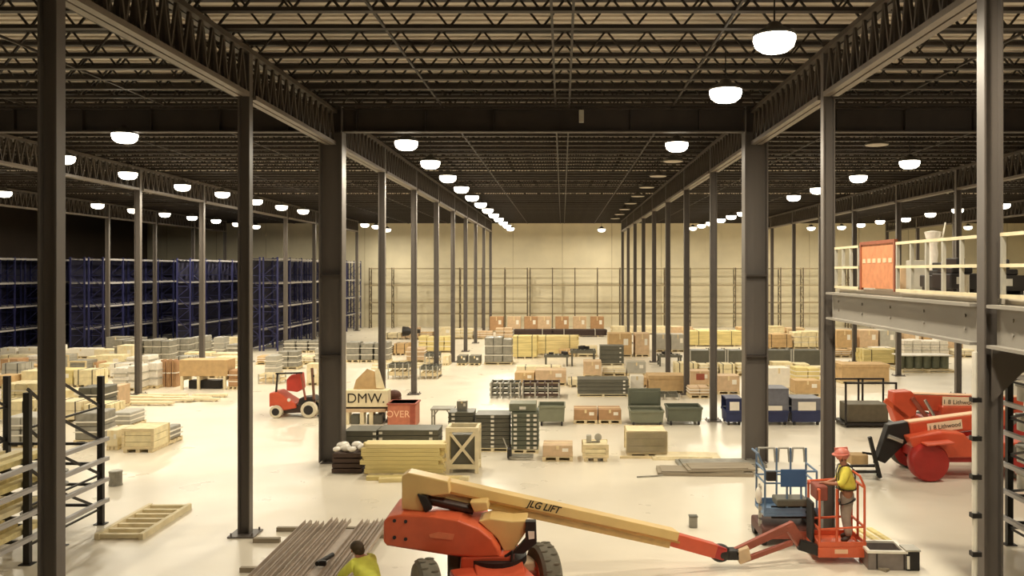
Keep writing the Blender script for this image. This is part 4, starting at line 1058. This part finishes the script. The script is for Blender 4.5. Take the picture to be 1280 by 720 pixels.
def person(label,base,fd,pose,shirt,trouser,hat=None,hair=None,harness=False):
    t=thing('person',label,'person',base)
    f=V((fd[0],fd[1],0)).normalized(); l=V((-f.y,f.x,0)); u=V((0,0,1))
    def W(p): return f*p[0]+l*p[1]+u*p[2]
    J={};E=[]
    def j(n_,p,r): J[n_]=(W(p),r)
    for n_,(p,r) in pose.items(): j(n_,p,r)
    E+= [('pelvis','waist'),('waist','chest'),('chest','neck'),('neck','skull'),('skull','crown'),('skull','nose')]
    for s in 'LR':
        E+= [('chest','sh'+s),('sh'+s,'el'+s),('el'+s,'wr'+s),('wr'+s,'palm'+s),('pelvis','hip'+s),('hip'+s,'kn'+s),('kn'+s,'an'+s),('an'+s,'toe'+s)]
        # five bent fingers
        wr=V(pose['wr'+s][0]); pm=V(pose['palm'+s][0]); d_=(pm-wr).normalized(); sd=d_.cross(V((0,0,1))).normalized(); dn=sd.cross(d_).normalized()
        if dn.z>0: dn=-dn
        for k,(o_,ln) in enumerate(((-.033,.07),(-.011,.085),(.011,.08),(.033,.06))):
            a='f%s%d'%(s,k)
            j(a+'a',pm+sd*o_+d_*.03,.0095); j(a+'b',pm+sd*o_*1.1+d_*(.03+ln*.5)+dn*.012,.0085); j(a+'c',pm+sd*o_*1.1+d_*(.03+ln*.8)+dn*.045,.0075)
            E+= [('palm'+s,a+'a'),(a+'a',a+'b'),(a+'b',a+'c')]
        a='t'+s; sg=1 if s=='L' else -1
        j(a+'a',pm+sd*.045*sg-d_*.01+dn*.012,.011); j(a+'b',pm+sd*.055*sg+d_*.035+dn*.03,.009); E+= [('palm'+s,a+'a'),(a+'a',a+'b')]
    skin('body',J,E,skin_m,t,'pelvis')
    g=lambda n_,add: (J[n_][0],J[n_][1]+add if not isinstance(J[n_][1],tuple) else tuple(x+add for x in J[n_][1]))
    mid=lambda a,b,k,r: (J[a][0].lerp(J[b][0],k),r)
    S={'waist':g('waist',.055),'chest':g('chest',.05),'collar':mid('chest','neck',.6,.085),'hem':mid('waist','pelvis',1.05,.2)}
    SE=[('hem','waist'),('waist','chest'),('chest','collar')]
    for s in 'LR':
        S['sh'+s]=g('sh'+s,.035); S['el'+s]=g('el'+s,.032); S['cuff'+s]=mid('el'+s,'wr'+s,.35,.058)
        SE+= [('chest','sh'+s),('sh'+s,'el'+s),('el'+s,'cuff'+s)]
    skin('shirt',S,SE,shirt,t,'chest')
    T={'waist':mid('pelvis','waist',.45,.165),'pelvis':g('pelvis',.035)}; TE=[('waist','pelvis')]
    for s in 'LR':
        T['hip'+s]=g('hip'+s,.035); T['kn'+s]=g('kn'+s,.038); T['an'+s]=mid('kn'+s,'an'+s,.92,.075)
        TE+= [('pelvis','hip'+s),('hip'+s,'kn'+s),('kn'+s,'an'+s)]
        bt={'a':mid('kn'+s,'an'+s,.85,.055),'b':g('an'+s,.015),'c':g('toe'+s,.015)}
        skin('boot',bt,[('a','b'),('b','c')],mat('dark_boot',(70,52,40)),t,'b')
    skin('trousers',T,TE,trouser,t,'pelvis')
    sk=J['skull'][0]; hd=(J['crown'][0]-J['neck'][0]).normalized(); fw=(J['nose'][0]-sk).normalized(); sw=hd.cross(fw).normalized()
    b=MB()
    for sg in (-1,1): c=sk+fw*.088+sw*.034*sg+hd*.012; b.ball(c,.012,.012,.009,8,6)
    b.build('eye',ink,t)
    b=MB(); c=sk+fw*.09-hd*.058; b.bar(c-sw*.025,c+sw*.025,.012,.01); b.build('mouth',mat('lips',(150,84,72)),t)
    b=MB()
    for sg in (-1,1): c=sk+sw*.098*sg-hd*.005; b.ball(c,.018,.022,.033,8,6)
    b.build('ear',skin_m,t,smooth=True)
    if hat:
        from mathutils import Matrix
        M=Matrix((sw,fw,hd)).transposed()
        b=MB(); b.ball((0,-.01,.03),.128,.148,.12,18,10,math.pi/2,math.pi) if False else b.ball((0,-.01,.04),.128,.148,.125,18,10)
        b.lathe([(.05,.035),(.17,.03),(.172,.045),(.05,.06)],(0,.012,0),20)
        b.bar((0,-.13,.1),(0,.12,.1),.03,.14)
        b.v=[tuple(M@V(p)+sk) for p in b.v]; b.build('hard_hat',hat,t,smooth=True)
        b=MB(); b.path([tuple(M@V(p)+sk) for p in ((-.105,0,.03),(-.09,.02,-.08),(0,.05,-.12),(.09,.02,-.08),(.105,0,.03))],.006); b.build('chin_strap',black,t)
    if hair:
        from mathutils import Matrix
        M=Matrix((sw,fw,hd)).transposed()
        b=MB(); b.ball((0,-.022,.03),.112,.118,.108,16,10); b.ball((0,-.055,-.03),.095,.075,.09,14,8)
        b.v=[tuple(M@V(p)+sk) for p in b.v]; b.build('hair',hair,t,smooth=True)
    if harness:
        def strap_(pts):
            b=MB()
            for p1,p2 in zip(pts,pts[1:]): b.bar(W(p1),W(p2),.045,.014,W((1,0,0)) if abs(p1[2]-p2[2])>.1 else (0,0,1))
            b.build('harness_strap',black,t)
        n=20
        strap_([(.02+.175*math.cos(2*math.pi*i/n),.195*math.sin(2*math.pi*i/n),1.03) for i in range(n+1)])
        for q in (-1,1):
            strap_([(.17,.1*q,1.03),(.19,.11*q,1.34),(.15,.12*q,1.46),(.02,.12*q,1.51),(-.11,.1*q,1.42),(-.15,.03*q,1.28),(-.15,-.07*q,1.04)])
            c=V(pose['hip'+('L' if q>0 else 'R')][0]).lerp(V(pose['kn'+('L' if q>0 else 'R')][0]),.25)
            strap_([(c.x+.135*math.cos(2*math.pi*i/n),c.y+.13*math.sin(2*math.pi*i/n),c.z-.06*math.cos(2*math.pi*i/n)) for i in range(n+1)])
    return t
stand={'pelvis':((0,0,.95),(.125,.15)),'waist':((.01,0,1.12),(.12,.145)),'chest':((.03,0,1.34),(.125,.165)),'neck':((.06,0,1.52),.056),
 'skull':((.10,0,1.655),(.088,.095)),'crown':((.09,0,1.745),.062),'nose':((.205,0,1.645),.016),
 'shL':((.03,.19,1.42),.062),'elL':((.14,.25,1.17),.045),'wrL':((.38,.16,1.14),.032),'palmL':((.46,.12,1.15),(.022,.038)),
 'shR':((.03,-.19,1.42),.062),'elR':((.10,-.27,1.16),.045),'wrR':((.34,-.2,1.08),.032),'palmR':((.42,-.16,1.08),(.022,.038)),
 'hipL':((0,.1,.9),.095),'knL':((.05,.12,.5),.06),'anL':((-.02,.13,.09),.042),'toeL':((.15,.15,.045),.035),
 'hipR':((0,-.1,.9),.095),'knR':((.02,-.12,.5),.06),'anR':((-.06,-.13,.09),.042),'toeR':((.11,-.15,.045),.035)}
person('person in a lime-yellow shirt and pink hard hat with harness, standing in the orange basket',((1058-VX)*16.4/FPX,16.36,.345),(-1,.15),stand,limey,trous,hat=hatm,harness=True)
crouch={'pelvis':((-.18,0,.42),(.13,.155)),'waist':((-.08,0,.56),(.125,.15)),'chest':((.08,0,.74),(.13,.17)),'neck':((.2,0,.88),.056),
 'skull':((.27,0,.98),(.088,.095)),'crown':((.29,0,1.07),.062),'nose':((.375,0,.95),.016),
 'shL':((.11,.19,.80),.064),'elL':((.32,.27,.6),.046),'wrL':((.52,.2,.42),.032),'palmL':((.58,.18,.36),(.022,.038)),
 'shR':((.11,-.19,.80),.064),'elR':((.3,-.28,.58),.046),'wrR':((.5,-.2,.38),.032),'palmR':((.56,-.18,.32),(.022,.038)),
 'hipL':((-.15,.11,.4),.1),'knL':((.24,.2,.5),.064),'anL':((-.02,.17,.09),.044),'toeL':((.16,.19,.045),.036),
 'hipR':((-.15,-.11,.4),.1),'knR':((.26,-.18,.36),.064),'anR':((-.1,-.17,.11),.044),'toeR':((.08,-.18,.045),.036)}
person('person crouching over the steel channels in a bright lime shirt, seen from behind',((460-VX)*13.9/FPX,13.8,0),(-.75,.66),crouch,lime,mat('dark_trousers',(88,80,70)),hair=hair_m)

# ------------------------------------------------------------------ tool chest by the basket
X,D,w_,h=dims(1086,1132,689,713)
t=thing('tool_chest','open grey job box with a black inside, on the floor right of the basket','tool chest',(X,D,0),-.06)
dp=.62
b=MB(); b.box(-w_/2,0,.02,w_/2,.03,h-.03).box(-w_/2,dp-.03,.02,w_/2,dp,h-.03).box(-w_/2,.03,.02,-w_/2+.03,dp-.03,h-.03).box(w_/2-.03,.03,.02,w_/2,dp-.03,h-.03).box(-w_/2,0,0,w_/2,dp,.02); b.build('body',mat('job_box_grey',(132,122,116),.5),t,.005)
b=MB(); b.box(-w_/2-.03,-.03,h-.04,w_/2+.03,.035,h+.01).box(-w_/2-.03,dp-.035,h-.04,w_/2+.03,dp+.03,h+.01).box(-w_/2-.03,.035,h-.04,-w_/2+.04,dp-.035,h+.01).box(w_/2-.04,.035,h-.04,w_/2+.03,dp-.035,h+.01); b.build('rim',white,t,.008)
MB().box(-w_/2+.04,.04,.03,w_/2-.04,dp-.04,h*.5).build('liner',black,t)
for x in (-.2,.3): MB().box(x,-.02,.03,x+.02,-.002,h-.05).build('strap',black,t)
t=thing('black_bin','black bin with pale lid at the right end of the open job box','bin',((1141-VX)*15.7/FPX,15.68,0))
MB().box(-.13,0,0,.13,.3,.36).build('tub',black,t,.02); MB().box(-.14,-.02,.36,.14,.32,.4).build('lid',ltgrey,t,.01); MB().box(-.12,-.012,.04,-.07,0,.28).build('label_card',white,t)
for k in range(3):
    o=MB().box(-.06,0,0,.06,1.35,.04).build('wood_strip',yellow); o.location=(6.35+k*.24,16.9,.0); o.rotation_euler.z=.13
    tag(o,'yellow wood strip on the floor behind the open job box, '+ORD[k]+' from the basket','wood strip','wood strips behind the job box')
o=MB().box(0,0,0,.75,.12,.05).build('timber_offcut',oldwood); o.location=((1076-VX)*16.1/FPX,15.55,0); o.rotation_euler.z=-.9; o.location=(5.78,15.9,0); o.scale=(.5,1,1); tag(o,'dark offcut on the floor at the left corner of the job box','timber')

# ------------------------------------------------------------------ telehandlers
def handler(label,D,dx,dy,front):
    t=thing('telehandler',label,'telehandler',(0,0,0))
    def Q(x,y,dd=0): return P(x+dx,y+dy,D+dd)
    def pq(pts,dd=0): return [((x+dx-VX)*(D+dd)/FPX,H+(VY-(y+dy))*(D+dd)/FPX) for x,y in pts]
    return t,Q,pq
D=22.2
t,Q,pq=handler('red telehandler in front with black forks lowered and a name plate on its boom',D,0,0,True)
s_=D/FPX
X0=(1165-VX)*s_
def wheel(t,X,Y,r,wd,face):
    w_=MB().lathe([(r*.6,-wd/2),(r*.93,-wd/2),(r,-wd*.35),(r,wd*.35),(r*.93,wd/2),(r*.6,wd/2)],(0,0,0),28,'y')
    o=w_.build('wheel',face,t,smooth=True); o.location=(X,Y,r)
    MB().lathe([(.02,-wd*.52),(r*.9,-wd*.52),(r*.93,-wd*.46),(r*.6,-wd*.4)],(0,0,0),28,'y').build('hub_cover',dkred,o,smooth=True)
wheel(t,X0,22.45,.51,.4,dkred)
wheel(t,(1137-VX)*24.2/FPX-.1,24.1,.51,.4,rubber)
wheel(t,X0+2.6,22.45,.51,.4,rubber); wheel(t,X0+2.6,24.1,.51,.4,rubber)
MB().box(X0-.1,22.6,.45,X0+2.7,23.95,.8).build('chassis',dkred,t,.04)
MB().prism([(X0-.35,.85),(X0-.5,1.15),(X0+.4,1.3),(X0+1.0,1.25),(X0+1.2,1.0),(X0+2.8,1.0),(X0+2.8,.6),(X0+.3,.6)],22.5,23.9).build('body',redor,t,.04)
MB().bar((X0-.2,22.25,1.02),(X0+.55,22.25,1.08),.4,.05).build('fender',redor,t,.02)
MB().box(X0-.02,23.3,.35,X0+.02,24.0,.6).build('axle',black,t)
bA,bB=P(1134,537,23.0),P(1262,520,23.3)
MB().bar(bA,bB,.34,.42).build('boom',redor,t,.03)
MB().bar(bA+V((-.02,0,.225)),bB+V((0,0,.225)),.3,.03).build('boom_top_plate',paleink,t)
bd_=(bB-bA).normalized(); an=math.atan2(bd_.z,math.hypot(bd_.x,bd_.y)); yw=math.atan2(bd_.y,bd_.x)
pc=bA+(bB-bA)*.335+V((0,-.18,0))
o=MB().box(-.5,-.004,-.13,.5,.004,.13).build('name_plate',plate,t); o.location=pc; o.rotation_euler=(0,-an,yw)
text('1 8 Lithwood',.17,ink,t,pc+V((0,-.01,0)),(math.radians(90),-an,yw),bold=0,extr=.002)
MB().bar(bA+V((0,0,-.32)),bA+(bB-bA)*.75+V((0,0,-.32)),.14,.12).build('ram',dkred,t)
MB().prism(pq([(1108,530),(1132,526),(1136,548),(1122,560),(1104,578),(1094,574),(1098,560)],.8),22.85,23.15).build('head_arm',black,t,.02)
MB().tube(P(1110,545,22.8),P(1128,552,22.8),.06,10).build('tilt_cylinder',chrome,t,smooth=True)
for y in (22.5,23.3): MB().bar(P(1087,546,y),P(1100,597,y),.1,.09).build('carriage_post',black,t)
MB().bar(P(1094,575,22.5),P(1094,575,23.3),.1,.16).build('carriage_bar',black,t); MB().bar(P(1098,592,22.5),P(1098,592,23.3),.1,.12).build('carriage_bar',black,t)
for y in (22.55,23.25): MB().bar((P(1098,598,y).x,y,.22),(P(1064,598,y).x,y,.22),.12,.06).build('fork',black,t)
# tan block gripped above the forks
MB().bar(P(1094,568,22.9),P(1078,566,22.9),.05,.06).build('clamp_bar',black,t)
MB().box(*(P(1064,581,22.7)),*(P(1079,565,23.1))).build('load_block',tan,t,.02)
D=26.5
t,Q,pq=handler('second red telehandler behind the first, its boom raised slightly and arm folded',D,0,0,False)
s_=D/FPX; X0=(1160-VX)*s_
bA,bB=P(1128,502,26.8),P(1275,506,27.0)
MB().bar(bA,bB,.4,.5).build('boom',redor,t,.03)
MB().bar(bA+V((.3,0,.27)),bB+V((0,0,.27)),.34,.03).build('boom_top_plate',paleink,t)
pc=P(1200,503,26.58); o=MB().box(-.56,-.004,-.17,.56,.004,.17).build('name_plate',plate,t); o.location=pc; o.rotation_euler=(0,.025,0)
text('1 8 Lithwood',.2,ink,t,pc+V((0,-.01,0)),(math.radians(90),.025,0),bold=0,extr=.002)
MB().prism(pq([(1118,490),(1140,489),(1150,500),(1146,520),(1130,527),(1122,530),(1116,512)]),26.55,27.05).build('boom_head',redor,t,.04)
MB().bar(P(1106,500,26.6),P(1136,524,26.6),.1,.16).build('head_arm',orange,t,.02)
MB().tube(P(1140,497,26.5),P(1160,524,26.5),.07,10).build('tilt_cylinder',rust,t,smooth=True); MB().tube(P(1156,500,26.4),P(1170,524,26.4),.05,10).build('tilt_cylinder',chrome,t,smooth=True)
MB().box(X0,26.3,.5,X0+3.0,27.5,.95).build('chassis',dkred,t,.05); MB().box(X0+.4,26.4,.95,X0+2.6,27.4,1.35).build('body',redor,t,.05)
MB().prism([(X0-.75,.35),(X0-.55,.3),(X0-.2,.95),(X0-.35,1.05),(X0-.75,.9)],26.6,27.1).build('quick_hitch',redor,t,.03)
for x in (X0+.3,X0+2.8):
    for y in (26.25,27.55): wheel(t,x,y,.5,.36,rubber)

# ------------------------------------------------------------------ forklift
D=32.0; s_=D/FPX
t=thing('forklift','red-orange forklift with pale tyres parked left of the massive left column','forklift',(0,0,0))
def F(x,y): return ((x-VX)*s_,H+(VY-y)*s_)
fp=lambda pts:[F(x,y) for x,y in pts]
def fwheel(x,y,r,Y):
    X,Z=F(x,y)
    o=MB().lathe([(r*.58,-.12),(r*.95,-.12),(r,-.08),(r,.08),(r*.95,.12),(r*.58,.12)],(0,0,0),22,'y').build('wheel',creamtyre,t,smooth=True); o.location=(X,Y,r)
    MB().lathe([(.02,-.135),(r*.52,-.135),(r*.6,-.12),(r*.6,.12),(r*.52,.135),(.02,.135)],(0,0,0),18,'y').build('hub',black,o)
for Y in (32.1,33.0): fwheel(344.5,514,.24,Y); fwheel(385.5,513,.31,Y)
MB().prism(fp([(335,492),(345,490),(356,498),(368,505),(369,511),(352,514),(350,509),(338,508),(335,510)]),32.1,33.0).build('counterweight',redor,t,.05)
MB().prism(fp([(350,508),(376,506),(376,517),(352,518)]),32.2,32.95).build('chassis',cyl_m,t,.03)
MB().prism(fp([(372,499),(388,497),(392,503),(376,508),(370,507)]),32.2,32.95).build('front_cowl',black,t,.03)
MB().prism(fp([(354,476),(360,470),(372,468),(374,488),(368,492),(354,490)]),32.35,32.85).build('seat',red,t,.04)
for Y in (32.15,32.95):
    MB().bar(P(347,467,Y*1.0),P(345,492,Y),.06,.06).build('guard_post',black,t); MB().bar(P(376,466,Y),P(382,500,Y),.06,.06).build('guard_post',rust,t)
b=MB().bar(P(345,467,32.15),P(378,466,32.15),.06,.06).bar(P(345,467,32.95),P(378,466,32.95),.06,.06)
for k in range(6): x=345+k*6.4; b.bar(P(x,467,32.15),P(x,467,32.95),.04,.04)
b.build('overhead_guard',black,t)
for Y in (32.25,32.85): MB().bar(P(390,460,Y),P(394,520,Y),.08,.1).build('mast_rail',mat('mast_brown',(110,74,56)),t)
MB().bar(P(392,470,32.2),P(392,470,32.9),.06,.08).bar(P(393,500,32.2),P(393,500,32.9),.06,.08).build('mast_crossbar',black,t)
for Y in (32.3,32.8):
    X,Z=F(394,519); MB().box(X,Y-.05,.03,X+.75,Y+.05,.07).build('fork',black,t)
b=MB(); a=P(371,488,32.6); b.tube(a,P(376,480,32.6),.02); b.build('steering_column',black,t)
o=MB().lathe([(.14,-.012),(.16,0),(.14,.012),(.12,0),(.14,-.012)],(0,0,0),18).build('steering_wheel',black,t); o.location=P(376,480,32.6); o.rotation_euler=(0,-.6,0)
MB().ball(P(361,500,32.08),.07,.03,.07,10,6).build('fuel_cap',white,t)
